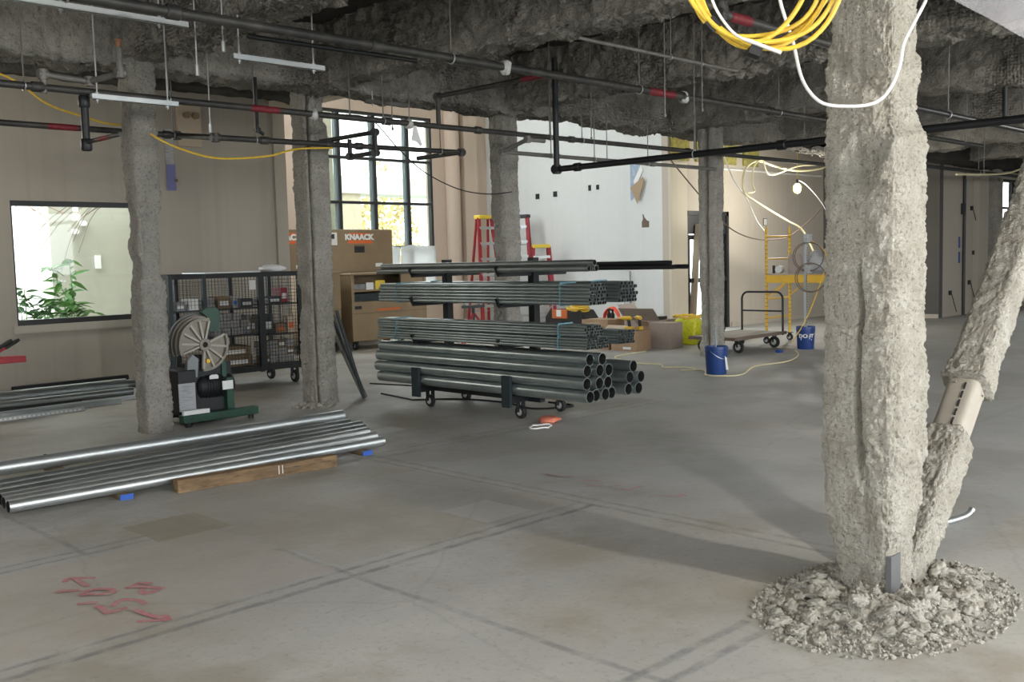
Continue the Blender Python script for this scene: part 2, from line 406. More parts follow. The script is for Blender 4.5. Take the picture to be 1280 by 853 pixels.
structure('wall_front', MB().box(-6, .6, -6, -5.8, 0, 4.3).box(13.5, 32, -6, -5.8, 0, 4.3), 'wall_tan')  # unseen stretches, added to narrow the daylight from the open side
structure('wall_behind', wall_holes('u', -6, -5.8, -5.8, 14.15, 0, 4.3, [(-5, 3.5, .8, 3.3)]), 'wall_tan')  # unseen, added to cut daylight; its opening lights the foreground floor
structure('trim_1', MB().box(8.72, 8.93, 13.84, 13.9, 0, 4.2), 'wall_beige')
structure('wall_back', wall_holes('v', 17.2, 17.45, 8.7, 16.9, 0, 5.5, [(11.46, 14.93, .8, 4.76)]), 'wall_peach')
structure('trim_2', MB().box(15.72, 16.12, 17.0, 17.2, 0, 5.6).lathe([(.17, 0), (.17, 5.6)], (15.45, 17.12, 0), n=20), 'wall_peach')
structure('wall_far', MB().box(16.6, 16.8, 11.95, 17.45, 0, 5.6), 'wall_white')
structure('trim_3', MB().box(16.38, 16.6, 11.95, 12.74, 0, 5.6), 'wall_white')
structure('wall_door_side', wall_holes('v', 11.8, 11.95, 16.38, 22.95, 0, 4.3, [(16.98, 18.56, 0, 2.47)]), 'wall_tan')
structure('trim_4', MB().box(16.38, 16.94, 11.74, 11.8, 0, 3.42), 'wall_cream')
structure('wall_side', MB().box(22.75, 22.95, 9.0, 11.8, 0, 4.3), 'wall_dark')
structure('wall_right', wall_holes('v', 9.0, 9.2, 22.95, 32, 0, 4.3, [(26.72, 29.5, .9, 3.27)]), 'wall_tan')
structure('trim_5', MB().box(24.75, 25.35, 8.86, 9.0, 0, 3.5).box(25.35, 25.42, 8.93, 9.0, 0, 3.5), 'wall_tan')
structure('wall_end', wall_holes('u', 31.8, 32, -6, 9.0, 0, 4.3, [(-5, -1, .6, 3.2)]), 'wall_tan')
structure('baseboard_right', MB().box(18.62, 22.75, 11.77, 11.8, 0, .09).box(22.72, 22.75, 9, 11.77, 0, .09), 'wall_tan')
structure('added_clerestory', MB().box(8.7, 16.9, 17.2, 17.45, 7.3, 7.6), 'wall_peach')  # added header over an unseen high opening that lights the white wall
structure('roof_high', MB().box(8.6, 17.0, 9.5, 17.6, 7.5, 7.7).box(8.7, 16.9, 9.62, 9.8, 4.0, 7.5).box(8.7, 8.9, 9.8, 17.2, 7.2, 7.5).box(16.6, 16.8, 9.8, 17.45, 5.6, 7.5).box(8.7, 8.9, 9.8, 14.15, 4.0, 5.6).box(16.6, 16.8, 9.6, 11.95, 4.0, 5.6), 'wall_cream')  # raised out of view to leave room for the added high opening

def grid_mesh(name, P, nu, nv, closed, m, **kw):
    """P is (nv, nu, 3); closed wraps along u"""
    me = bpy.data.meshes.new(name)
    P = P.reshape(-1, 3)
    i = np.arange(nu if closed else nu-1); j = np.arange(nv-1)
    I, J = np.meshgrid(i, j); I = I.ravel(); J = J.ravel(); I2 = (I+1) % nu
    F = np.stack([J*nu+I, J*nu+I2, (J+1)*nu+I2, (J+1)*nu+I], 1)
    me.vertices.add(len(P)); me.vertices.foreach_set('co', P.ravel())
    me.loops.add(F.size); me.loops.foreach_set('vertex_index', F.ravel().astype(np.int32))
    me.polygons.add(len(F)); me.polygons.foreach_set('loop_start', np.arange(0, F.size, 4, dtype=np.int32))
    me.polygons.foreach_set('use_smooth', np.ones(len(F), bool))
    me.update(calc_edges=True); me.validate(); me.materials.append(MAT[m])
    o = bpy.data.objects.new(name, me); return link(o, **kw)

def fluff(P, k=1., seed=0, big=3.):
    return k*(.42*fbm(P, big, 2, seed)-.42*fbm(P, big*4.5, 2, seed+7, True)-.30*fbm(P, big*13, 2, seed+13, True)+.12*fbm(P, big*30, 1, seed+17))

# deck, sprayed with fireproofing
def deck(rects, res=.11):
    meshes = []
    for k, (u0, u1, v0, v1) in enumerate(rects):
        nu = int((u1-u0)/res); nv = int((v1-v0)/res)
        X, Y = np.meshgrid(np.linspace(u0, u1, nu), np.linspace(v0, v1, nv)); P = np.stack([X, Y, np.zeros_like(X)], -1).reshape(-1, 3)
        P[:, 2] = DECK+.05*fbm(P, 1.1, 3, 3)+.03*fbm(P, 4, 2, 5, True)
        meshes.append((P, nu, nv))
    for k, (P, nu, nv) in enumerate(meshes):
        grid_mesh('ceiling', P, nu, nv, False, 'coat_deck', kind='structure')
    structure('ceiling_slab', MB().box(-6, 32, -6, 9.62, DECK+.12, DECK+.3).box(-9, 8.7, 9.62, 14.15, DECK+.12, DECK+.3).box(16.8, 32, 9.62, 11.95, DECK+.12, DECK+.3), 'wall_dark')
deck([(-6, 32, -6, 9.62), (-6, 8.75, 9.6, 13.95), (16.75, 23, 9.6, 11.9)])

def coat_beam(name, axis, c, a0, a1, w, zb, zt, res, amp, seed, m, ragged=.05):
    sec = []
    h = zt-zb
    n1 = max(2, int(h/res)); n2 = max(3, int(w/res))
    for i in range(n1): sec.append((-w/2, zt-h*i/n1, -1, 0))
    for i in range(n2): sec.append((-w/2+w*i/n2, zb, -1+2*i/n2 if abs(-1+2*i/n2) > .6 else 0, -1))
    for i in range(n1+1): sec.append((w/2, zb+h*i/n1, 1, 0))
    sec = np.array(sec); ns = len(sec); na = int((a1-a0)/res)
    A = np.linspace(a0, a1, na)
    o, zz, nx, nz = sec.T
    ln = np.hypot(nx, nz); nx = nx/ln; nz = nz/ln
    O = np.tile(o, (na, 1)); Z = np.tile(zz, (na, 1)); AA = np.tile(A[:, None], (1, ns)); NX = np.tile(nx, (na, 1)); NZ = np.tile(nz, (na, 1))
    Q = np.stack([AA, O+c*3, Z], -1).reshape(-1, 3)
    d = fluff(Q, amp, seed, 3.2)
    rag = ragged*fbm(np.stack([A*1.0, A*0, A*0+c], -1), 1.3, 3, seed+3)+ragged*.6*fbm(np.stack([A, A*0, A*0+c], -1), 6, 2, seed+5)
    low = np.clip((zt-Z.ravel())/h, 0, 1)
    z = Z.ravel()+d*NZ.ravel()+np.repeat(rag, ns)*low; x = O.ravel()+d*NX.ravel()
    P = np.stack([AA.ravel(), c+x, z], -1) if axis == 'u' else np.stack([c+x, AA.ravel(), z], -1)
    return grid_mesh(name, P, ns, na, False, m, kind='structure')
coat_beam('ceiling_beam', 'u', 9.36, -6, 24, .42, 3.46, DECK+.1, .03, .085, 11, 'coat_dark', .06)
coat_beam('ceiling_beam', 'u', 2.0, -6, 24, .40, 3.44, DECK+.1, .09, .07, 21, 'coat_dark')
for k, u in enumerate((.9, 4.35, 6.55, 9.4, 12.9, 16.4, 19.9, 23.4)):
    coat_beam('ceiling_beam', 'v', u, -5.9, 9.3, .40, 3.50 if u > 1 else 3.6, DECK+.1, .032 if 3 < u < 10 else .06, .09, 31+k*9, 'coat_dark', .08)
coat_beam('ceiling_beam', 'u', 12.6, -9, 8.7, .35, 3.95, DECK+.1, .09, .06, 91, 'coat_deck')
coat_beam('ceiling_beam', 'u', 8.7, 16.6, 30, .35, 3.42, DECK+.1, .08, .07, 95, 'coat_deck')

# windows: frames, mullions and panes are parts
def window(name, u0, u1, z0, z1, v, fw, us, zs, fm='frame_black', mm=None, pv=.05, glass=True, ft=None):
    e = bpy.data.objects.new(name, None); e.location = (u0, v, z0); link(e, kind='structure')
    w = u1-u0; h = z1-z0; ft = ft or fw
    MB().box(0, w, 0, .1, h-ft, h).build('head', fm, e); MB().box(0, w, -.02, .1, 0, ft).build('sill_rail', fm, e)
    MB().box(0, fw, 0, .1, ft, h-ft).build('jamb', fm, e); MB().box(w-fw, w, 0, .1, ft, h-ft).build('jamb', fm, e)
    for u in us: MB().box(u-u0-.028, u-u0+.028, -.01, .13, ft, h-ft).build('mullion', fm, e); MB().box(u-u0-.075, u-u0-.028, .03, .12, ft, h-ft).build('mullion_face', mm or fm, e)
    for z in zs: MB().box(fw, w-fw, -.012, .1, z-z0-.028, z-z0+.028).build('transom', fm, e)
    if glass:
        xs = [u0+fw]+list(us)+[u1-fw]; ys = [z0+ft]+list(zs)+[z1-ft]
        for i in range(len(xs)-1):
            for j in range(len(ys)-1):
                MB().box(xs[i]-u0+.0285*(i > 0), xs[i+1]-u0-(.0285+.047)*(i < len(xs)-2), pv, pv+.006, ys[j]-z0+.0285*(j > 0), ys[j+1]-z0-.0285*(j < len(ys)-2)).build('pane', 'pane_glass', e)
    return e
w1 = window('window_1', 4.75, 6.62, .87, 2.52, 13.92, .025, [], [], ft=.07)
structure('sill_left', MB().box(4.68, 6.7, 13.82, 13.92, .77, .87), 'sill')
w2 = window('window_2', 11.46, 14.93, .8, 4.76, 17.22, .06, [12.40, 13.32, 14.24], [3.78, 2.85, 1.90], mm='mullion')
w3 = window('window_3', 26.72, 29.5, .9, 3.27, 9.02, .07, [27.6, 28.5], [2.55], mm='frame_black')
for u, z, s in ((4.83, 1.02, 1), (4.83, 1.22, 1), (5.9, .98, 1)): pass
# white protective sheet over the lowest lights of the big window, in two panels
for a, b in ((12.3, 13.86), (13.88, 14.9)):
    n = 14; X, Z = np.meshgrid(np.linspace(a, b, n), np.linspace(.82, 1.93, 10)); P = np.stack([X, np.full_like(X, 17.14), Z], -1).reshape(-1, 3)
    P[:, 1] += .03*fbm(P, 3, 2, int(a)); P[:, 2] += np.where(P[:, 2] > 1.9, .05*fbm(P*[1, 0, 0], 4, 2, 3), 0)
    o = grid_mesh('protective_sheet', P, n, 10, False, 'sheet_translucent', label='white protective sheet taped over the '+('left' if a < 13 else 'right')+' bottom panes of the tall window', cat='sheet')
    o['label'] = 'wider white protective sheet taped over bottom of tall window' if a < 13 else 'narrower white protective sheet taped over bottom of tall window by the jamb'
    s = o.modifiers.new('thickness', 'SOLIDIFY'); s.thickness = .004

# entrance in the tan wall
d1 = bpy.data.objects.new('door_1', None); d1.location = (16.98, 11.8, 0); link(d1, kind='structure')
for a in ((0, .09, 0, 2.47), (1.49, 1.58, 0, 2.47), (0, 1.58, 2.38, 2.47)): MB().box(a[0], a[1], 0, .14, a[2], a[3]).build('door_frame', 'frame_black', d1)
MB().box(.09, 1.49, .03, .1, 2.0, 2.38).build('transom_panel', 'frame_black', d1)
for x0, x1 in ((.1, .78), (.8, 1.48)):
    lf = MB().box(x0, x0+.1, .05, .1, .02, 1.98).box(x1-.1, x1, .05, .1, .02, 1.98).box(x0, x1, .05, .1, 1.88, 1.98).box(x0, x1, .05, .1, .02, .22).build('door_leaf', 'frame_black', d1)
    MB().box(x0+.1, x1-.1, .07, .078, .22, 1.88).build('pane', 'pane_glass', lf)
    MB().box(x0+.03, x1-.03, -.02, .05, 1.0, 1.09).build('push_bar', 'frame_black', lf)

# ------------------------------------------------------------------ coated columns
def coat_column(P0, s, z0, z1, res, amp, seed, prof=None, groove=None, axis=None, big=3.):
    """closed rounded-square section swept from z0 to z1; returns grid in local coords"""
    n = max(12, int(4*s/res)); m = int((z1-z0)/res)
    t = np.linspace(0, 4, n, endpoint=False); k = t.astype(int); f = t-k
    cx = np.array([-1, 1, 1, -1, -1.]); cy = np.array([-1, -1, 1, 1, -1.])
    X = cx[k]*(1-f)+cx[k+1]*f; Y = cy[k]*(1-f)+cy[k+1]*f
    rr = np.maximum(1, (np.abs(X)**5+np.abs(Y)**5)**.2); X = X/rr; Y = Y/rr
    nl = np.hypot(np.sign(X)*np.abs(X)**3, np.sign(Y)*np.abs(Y)**3); NX = np.sign(X)*np.abs(X)**3/nl; NY = np.sign(Y)*np.abs(Y)**3/nl
    Z = np.linspace(z0, z1, m); h = np.array([prof(z) for z in Z]) if prof else np.full(m, s/2)
    XX = h[:, None]*X[None]; YY = h[:, None]*Y[None]; ZZ = np.repeat(Z[:, None], n, 1)
    Q = np.stack([XX, YY, ZZ], -1).reshape(-1, 3)
    d = fluff(Q+np.array(P0), amp, seed, big)
    # chunks fallen off
    ch = fbm(Q+np.array(P0)*1.7, 2.4, 2, seed+40); d = d-amp*1.3*np.clip((ch-.28)*6, 0, 1)
    if groove:
        for (side, pos, wd, dp, za, zb) in groove:
            S_ = X if side in ('v-', 'v+') else Y; T_ = {'u-': X < -.8, 'u+': X > .8, 'v-': Y < -.8, 'v+': Y > .8}[side]
            wob = .05*fbm(np.stack([Z*0, Z*0, Z], -1), 6, 2, seed+3)
            g = np.exp(-((S_[None]-pos-wob[:, None]*2)/wd)**2)*T_[None]*dp
            fade = np.clip((Z-za)/.15, 0, 1)*np.clip((zb-Z)/.15, 0, 1)*(.55+.45*np.clip(2*fbm(np.stack([Z*0, Z*0+9, Z], -1), 4, 2, seed+5)+.7, 0, 1))
            d = d-(g*fade[:, None]).ravel()
    P = Q+np.stack([np.tile(NX, m)*d, np.tile(NY, m)*d, 0*d], -1)
    return P, n, m
def column(label, u, v, s, z1, res, amp, seed, m, prof=None, groove=None, big=3.):
    e = thing('column', label, 'column', (u, v, 0))
    P, n, k = coat_column((u, v, 0), s, 0, z1, res, amp, seed, prof, groove, big=big)
    grid_mesh('fireproofing', P, n, k, True, m, parent=e)
    MB().box(-s*.26, s*.26, -s*.27, -s*.2, 0, z1).box(-s*.26, s*.26, s*.2, s*.27, 0, z1).box(-.01, .01, -s*.2, s*.2, 0, z1).build('steel_core', 'base_steel', e)
    return e
def near_prof(z):
    pts = [(0, .120), (.12, .126), (.26, .152), (.36, .176), (.5, .178), (.6, .176), (.66, .192), (1.05, .194), (1.3, .186), (1.75, .184), (2.05, .188), (2.15, .176), (4, .180)]
    for (a, x), (b, y) in zip(pts, pts[1:]):
        if z <= b: return x+(y-x)*(z-a)/(b-a)
    return pts[-1][1]
c_near = column('pale fireproofed column with a dark crack, standing in the crumbled plaster heap', 4.365, 2.015, .35, 3.6, .0062, .024, 1, 'coat', near_prof, [('u-', -.10, .04, .15, .55, 1.55), ('u-', -.2, .05, .02, .2, 1.0), ('u-', .0, .05, .012, 1.8, 3)], big=5)
MB().box(-.128, -.03, -.142, -.118, 0, .235).build('bare_steel_corner', 'base_steel', c_near)
column('coated column beside the green pipe bender with a bare patch low on its side', 4.385, 9.29, .285, 3.55, .013, .03, 2, 'coat_grey', None, [('u-', 0, .2, .03, .1, 3.3), ('v-', .1, .5, .02, 1.0, 1.2)])
column('fluffy grey coated column with dark conduits leaning on it', 6.535, 9.625, .335, 3.55, .013, .03, 3, 'coat_grey', None, [('v-', -.74, .10, .12, -.2, 3.7)])
column('dark grey coated column behind the loaded pipe rack', 9.42, 9.42, .315, 3.55, .016, .032, 4, 'coat_grey')
column('dark grey coated column with a blue bucket at its foot', 13.22, 8.72, .32, 3.55, .02, .024, 5, 'coat_grey', None, [('u-', -.1, .18, .10, -.2, 3.7), ('v-', -.1, .16, .08, -.2, 3.7)])
column('dark coated column in front of the far window with yellow foliage', 25.6, 8.83, .30, 3.55, .03, .03, 6, 'coat_grey')

# diagonal brace at the near column
def brace():
    o = thing('diagonal_brace', 'diagonal fireproofed brace rising from the foot of the cracked pale column', 'brace', (4.62, 2.02, -.03))
    L = 4.75; M4 = Matrix.Rotation(R(45), 4, 'Y')
    def pr(z):
        b = .108
        if z < .9: b = .112
        if .9 <= z < 1.24: b = .088
        if 1.24 <= z < 1.42: b = .128-.02*(z-1.24)/.18
        return b
    for a, b, seed in ((0.02, .93, 51), (1.2, L, 52)):
        P, n, k = coat_column((9, 9, 0), .22, a, b, .0075 if b < 1 else .010, .024, seed, pr, big=5)
        P = P@np.array(M4.to_3x3()).T
        grid_mesh('fireproofing', P, n, k, True, 'coat', parent=o)
    P, n, k = coat_column((7, 7, 0), .165, .85, 1.3, .02, .002, 53)
    P = P@np.array(M4.to_3x3()).T
    grid_mesh('bare_sleeve', P, n, k, True, 'bare_sleeve', parent=o)
    P, n, k = coat_column((3, 3, 0), .2, .0, .72, .009, .02, 54, lambda z: .125-.03*z if z < .42 else max(.02, .1124-.31*(z-.42)), big=5)
    P[:, 0] -= .12; P[:, 1] += .02
    grid_mesh('fireproofing', P, n, k, True, 'coat', parent=o)
    mb = MB()
    for i in range(5): mb.box(-.089, -.083, -.03, -.022, .93+i*.058, .93+i*.058+.042, M4)
    mb.build('slot', 'hole', o)
    MB().box(-.06, .06, -.06, .06, 0, L, M4).build('steel_core', 'base_steel', o)
brace()
# crumbled plaster at the foot of the column
def clump_mesh(seed, r=1, sub=2):
    bm = bmesh.new(); bmesh.ops.create_icosphere(bm, subdivisions=sub, radius=r)
    P = np.array([v.co[:] for v in bm.verts]); d = 1+.35*fbm(P, 1.3, 2, seed)-.30*fbm(P, 2.8, 2, seed+5, True)-.16*fbm(P, 6, 2, seed+8, True)
    for v, k in zip(bm.verts, d): v.co = v.co*k; v.co.z *= .75
    me = bpy.data.meshes.new('clump'); bm.to_mesh(me); bm.free()
    me.polygons.foreach_set('use_smooth', [sub > 1]*len(me.polygons)); me.materials.append(MAT['clump']); return me
CL = [clump_mesh(k*3+1, 1, 4) for k in range(6)]
CLs = [clump_mesh(k*3+1, 1, 1) for k in range(4)]
def debris(label, u, v, ax, ay, n_big, n_small, h, seed):
    rnd = random.Random(seed)
    o = thing('debris_heap', label, 'debris', (u, v, 0))
    m = 170; X, Y = np.meshgrid(np.linspace(-1.15, 1.15, m), np.linspace(-1.15, 1.15, m)); rr = np.hypot(X, Y)
    P = np.stack([X*ax, Y*ay, 0*X], -1).reshape(-1, 3); q = rr.ravel()
    e = 1+.22*fbm(P, 4, 2, seed); k = np.clip((e-q)/.45, 0, 1); k = k*k*(3-2*k)
    hole = np.exp(-(((P[:, 0]-.42*ax)/(.3*ax))**2+((P[:, 1]+.1*ay)/(.45*ay))**2))
    P[:, 2] = k*(h*(.55+.5*fbm(P, 5, 3, seed+2))-.03*fbm(P, 18, 2, seed+9, True)-.016*fbm(P, 45, 2, seed+12, True))*(1-.6*hole)-.012
    grid_mesh('mound', P, m, m, False, 'plaster_crumb', parent=o)
    H = P[:, 2].reshape(m, m)
    def hh(x, y):
        i = min(m-1, max(0, int((x/ax+1.15)/2.3*m))); j = min(m-1, max(0, int((y/ay+1.15)/2.3*m))); return max(0, H[j, i])
    for i in range(n_big):
        a = rnd.uniform(0, 6.28); r = rnd.uniform(.45, 1.0); x = math.cos(a)*r*ax; y = math.sin(a)*r*ay; s = rnd.uniform(.012, .052)*(1.3-.55*r)
        c = bpy.data.objects.new('clump', CL[i % 6]); c.location = (x, y, hh(x, y)+s*.3); c.scale = (s*rnd.uniform(.8, 1.4), s, s*rnd.uniform(.6, .9)); c.rotation_euler = (rnd.uniform(-.4, .4), rnd.uniform(-.4, .4), rnd.uniform(0, 6)); link(c, o)
    mb = MB()
    for i in range(n_small):
        a = rnd.uniform(0, 6.28); r = rnd.random()**.5*1.12; x = math.cos(a)*r*ax; y = math.sin(a)*r*ay; s = rnd.uniform(.004, .016)
        me = CLs[i % 4]; z = hh(x, y)+s*.4
        mb.add([(v.co.x*s+x, v.co.y*s+y, v.co.z*s+z) for v in me.vertices], [tuple(p.vertices) for p in me.polygons])
    mb.build('crumbs', 'plaster_crumb', o, kind='stuff')
debris('heap of crumbled grey fireproofing around the foot of the cracked column', 4.32, 1.93, .68, .47, 230, 2600, .14, 5)
debris('small heap of fallen plaster at the foot of the fluffy column', 6.30, 9.42, .24, .2, 14, 120, .07, 8)

# ------------------------------------------------------------------ objects (meshes written in world metres, stored relative to the thing)
def root_loc(o):
    while o.parent: o = o.parent
    return o.location
def wb(mb, name, m, parent, **kw):
    L = root_loc(parent); mb.v = [(a-L.x, b-L.y, c-L.z) for a, b, c in mb.v]
    return mb.build(name, m, parent, **kw)
def solo(mb, name, m, label, cat, loc, group=None, **kw):
    mb.v = [(a-loc[0], b-loc[1], c-loc[2]) for a, b, c in mb.v]
    return mb.build(name, m, None, label, cat, group, loc=loc, **kw)
def caster(parent, x, y, r, fork='black_steel', w=.04, rot=0, top=None):
    top = top or r*2+.05
    f = wb(MB().bar((x-w*.8, y, r), (x-w*.8, y, top), .006, .05).bar((x+w*.8, y, r), (x+w*.8, y, top), .006, .05).cbox((x, y, top), (w*2, .09, .012)), 'caster', fork, parent)
    wh = wb(MB().lathe([(r*.5, -w/2), (r*.9, -w/2), (r, -w*.3), (r, w*.3), (r*.9, w/2), (r*.5, w/2)], (x, y, r), (1, 0, 0), 18), 'wheel', 'rubber', f)
    wb(MB().lathe([(0, -w*.55), (r*.52, -w*.5), (r*.52, w*.5), (0, w*.55)], (x, y, r), (1, 0, 0), 14), 'hub', 'caster_core', f)

# ---- rolling pipe rack and its load
rk = thing('pipe_rack', 'black rolling cantilever rack carrying steel pipes on four levels', 'rack', (7.33, 7.6, 0))
for u in (7.05, 7.62): wb(MB().box(u-.035, u+.035, 6.6, 8.5, .19, .265), 'base_rail', 'black_steel', rk)
for v in (6.78, 8.16): wb(MB().box(6.74, 7.92, v-.04, v+.04, .20, .272), 'cross_member', 'black_steel', rk)
for v in (6.95, 8.26):
    wb(MB().box(7.29, 7.37, v-.04, v+.04, .25, 1.60), 'post', 'black_steel', rk)
    for z in (.735, 1.135, 1.44):
        for s in (-1, 1):
            L = .50 if s < 0 else .48
            wb(MB().bar((7.33+s*.04, v, z), (7.33+s*L, v, z), .03, .04).bar((7.33+s*(L-.01), v, z), (7.33+s*(L+.03), v, z+.075), .03, .03), 'arm', 'black_steel', rk)
for v in (6.78, 8.14):
    wb(MB().box(6.72, 6.755, v-.055, v+.055, .16, .47), 'cradle_stake', 'cage_blue', rk)
    wb(MB().box(7.90, 7.935, v-.055, v+.055, .16, .47), 'cradle_stake', 'cage_blue', rk)
for u, v in ((7.05, 6.9), (7.05, 8.28), (7.62, 6.88), (7.62, 8.32)): caster(rk, u, v, .068, w=.045, top=.19)
def shade_bore(me, n):  # paints the inner faces dark, as shade within the tube
    me.materials.append(MAT['bore_shade'])
    for k in range(2*n, 3*n): me.polygons[k].material_index = 1
    return me
LP = MB().pipe((0, 0, 0), (0, 3.05, 0), .0565, .051, 28).mesh('large_pipe'); LP.materials.append(MAT['galv_rack']); shade_bore(LP, 28)
rnd = random.Random(3)
big = [(6.815, .332), (6.93, .332), (7.045, .332), (7.16, .332), (6.815, .447), (6.93, .447), (7.045, .447), (6.845, .562), (6.96, .562), (7.085, .555), (6.90, .659), (7.02, .659),
       (7.44, .332), (7.555, .332), (7.44, .447), (7.555, .447), (7.497, .548)]
for i, (u, z) in enumerate(big):
    o = bpy.data.objects.new('large_pipe', LP); o.location = (u, 5.80+rnd.uniform(-.03, .06), z)
    link(o, None, 'large round galvanised steel pipe stacked on the lowest level of the rolling rack', 'pipe', 'large pipes on the lowest rack level')
def conduit_mesh(r, L, m, n=10):
    me = MB().pipe((0, 0, 0), (0, L, 0), r, r*.86, n).mesh('conduit'); me.materials.append(MAT[m]); return shade_bore(me, n)
CM = {.0185: conduit_mesh(.0185, 3.05, 'galv_rack'), .0147: conduit_mesh(.0147, 3.05, 'galv_rack')}
def bundle(label, u0, z0, cols, rows, r, v0, seed, tape=True):
    rn = random.Random(seed); e = thing('conduit_bundle', label, 'conduit bundle', (u0, v0, z0))
    wmax = 0
    for j in range(rows):
        nc = cols-(j % 2)-(1 if j == rows-1 else 0)
        for i in range(nc):
            x = r*(1+2.08*i+(j % 2))+(r*1 if j == rows-1 else 0); o = bpy.data.objects.new('conduit', CM[r]); o.location = (x, rn.uniform(-.02, .02), r+j*r*1.74); link(o, e)
    w = cols*2.08*r; h = r*2+(rows-1)*r*1.74; t = .003
    if tape:
        for y, sk in ((.34, .03), (2.72, .02)):
            for s in (0,):
                q = [(-t, y, -t), (w+t, y+sk, -t), (w+t-r*.5, y+sk, h+t), (-t+r*.3, y, h+t)]
                mb = MB()
                for a, b in zip(q, q[1:]+q[:1]): mb.bar(a, b, .012 if abs(a[2]-b[2]) > .01 else t, t if abs(a[2]-b[2]) > .01 else .014)
                mb.build('tape_strap', 'blue_tape', e)
    return e
bundle('taped bundle of steel conduit on the front of the upper middle rack level', 6.82, 1.157, 7, 6, .0185, 5.80, 1)
bundle('taped bundle of steel conduit on the back of the upper middle rack level', 7.40, 1.157, 7, 6, .0185, 5.90, 2)
bundle('wide taped conduit bundle on the lower middle rack level, under a narrower one', 6.80, .757, 11, 4, .0147, 5.82, 3)
bundle('narrow taped conduit bundle lying on top of a wider one, lower middle rack level', 6.83, .757+.0147*2+3*.0147*1.74+.006, 8, 4, .0147, 5.84, 4)
bundle('untaped stack of thin conduit on the back of the lower middle rack level', 7.40, .757, 8, 5, .0147, 5.92, 5, False)
CD = conduit_mesh(.028, 3.05, 'galv_dull', 16); CB = conduit_mesh(.021, 3.05, 'pipe_black', 12)
for u, v, z in ((6.83, 5.79, 1.490), (6.888, 5.82, 1.490), (6.946, 5.8, 1.49), (6.86, 5.75, 1.541), (6.918, 5.80, 1.541)):
    o = bpy.data.objects.new('medium_pipe', CD); o.location = (u, v, z); link(o, None, 'medium steel pipe lying on the front of the top rack level', 'pipe', 'medium pipes on the top rack level')
for u, v, z in ((7.44, 5.32, 1.483), (7.50, 5.34, 1.483), (7.47, 5.36, 1.522), (7.62, 5.28, 1.483)):
    o = bpy.data.objects.new('dark_pipe', CB); o.location = (u, v, z); link(o, None, 'thin dark pipe sticking far out at the back of the top rack level', 'pipe', 'dark pipes on the top rack level')

# ---- pipes laid on the floor
def floor_pipe(p, q, r, label, group=None, m='galv'):
    p = Vector(p); q = Vector(q)
    me = MB().pipe((0, 0, 0), q-p, r, r*.93, 32).mesh('floor_pipe'); me.materials.append(MAT[m]); shade_bore(me, 32)
    o = bpy.data.objects.new('floor_pipe', me); o.location = p; return link(o, None, label, 'pipe', group)
big_fp = floor_pipe((1.9, 8.11, .038+.058), (5.72, 8.06, .038+.058), .058, 'thickest galvanised pipe lying on the floor, spaced from the others on blocks')
o = MB().tube([(0, 0, 0), (.0, 0, .004)], .02, 10).build('maker_stamp', 'green', big_fp); o.location = (1.0, -.035, .046); o.rotation_euler = (R(38), 0, 0)
G = 'thinner pipes on the floor'
for k, (p, q) in enumerate((((2.19, 6.80), (5.16, 6.70)), ((2.21, 6.94), (5.27, 6.95)), ((2.23, 7.06), (5.37, 7.19)), ((2.25, 7.20), (5.46, 7.36)), ((2.30, 7.38), (5.55, 7.53)), ((2.3, 7.55), (5.55, 7.72)))):
    floor_pipe((*p, .038+.041), (*q, .038+.041), .041, ['thin galvanised floor pipe touching the weathered timber', 'thin galvanised floor pipe, second out from the weathered timber', 'thin galvanised floor pipe, third out from the weathered timber', 'dull thin floor pipe, fourth out from the weathered timber', 'dull thin floor pipe, fifth out from the weathered timber', 'dull thin floor pipe, the one nearest the thickest floor pipe'][k], G, 'galv_dull' if p[1] > 7.1 else 'galv')
for u, v0, nm in ((2.93, 6.70, 'blue-ended wood block under the floor pipes, by the bare end of the timber'), (4.94, 6.62, 'blue-ended wood block under the pipe ends, beyond the timber')):
    b = thing('wood_block', nm, 'wood block', (u, v0, 0), R(-2))
    MB().box(-.045, .045, .012, 1.55, 0, .0375).build('batten', 'wood_dark', b, bev=.003); MB().box(-.046, .046, 0, .0125, 0, .038).build('painted_end', 'blue_paint', b)
tb = thing('timber', 'weathered square timber lying on the floor against the thin pipes', 'timber', (3.26, 6.72, 0), R(-6.5))
MB().box(0, 1.27, -.14, -.045, 0, .095).build('beam', 'wood', tb, bev=.006)
for x in (.77, .80): MB().box(x, x+.006, -.1405, -.12, .03, .075).box(x, x+.006, -.1412, -.1395, .02, .085).build('chalk_mark', 'white_paint', tb)

# ---- strut and conduit pile by the window wall
SG = 'steel sticks stacked by the window wall'
def strut(p, q, w, h, m, label, slots=False, group=None, cat='strut'):
    p = Vector(p); q = Vector(q); d = q-p; L = d.length; a = math.atan2(d.y, d.x)
    e = thing('strut_channel', label, cat, p, a, group)
    MB().box(0, L, -w/2, w/2, 0, .003).box(0, L, -w/2, -w/2+.003, 0, h).box(0, L, w/2-.003, w/2, 0, h).box(0, L, -w/2, -w/2+.012, h-.003, h).box(0, L, w/2-.012, w/2, h-.003, h).build('channel', m, e)
    if slots:
        mb = MB()
        for i in range(int(L/.05)): mb.box(i*.05+.01, i*.05+.038, -w/2-.001, -w/2+.001, h*.3, h*.7)
        mb.build('slots', 'plastic_white', e, kind='stuff')
    return e
def pile_pipe(p, q, r, m, label):
    p = Vector(p); q = Vector(q); me = MB().pipe((0, 0, 0), q-p, r, r*.9, 18).mesh('steel_pipe'); me.materials.append(MAT[m])
    o = bpy.data.objects.new('steel_pipe', me); o.location = p; link(o, None, label, 'pipe')
strut((1.5, 11.22, 0), (4.53, 11.36, 0), .045, .042, 'galv', 'slotted strut channel lying on the floor, frontmost of the window-wall pile', True)
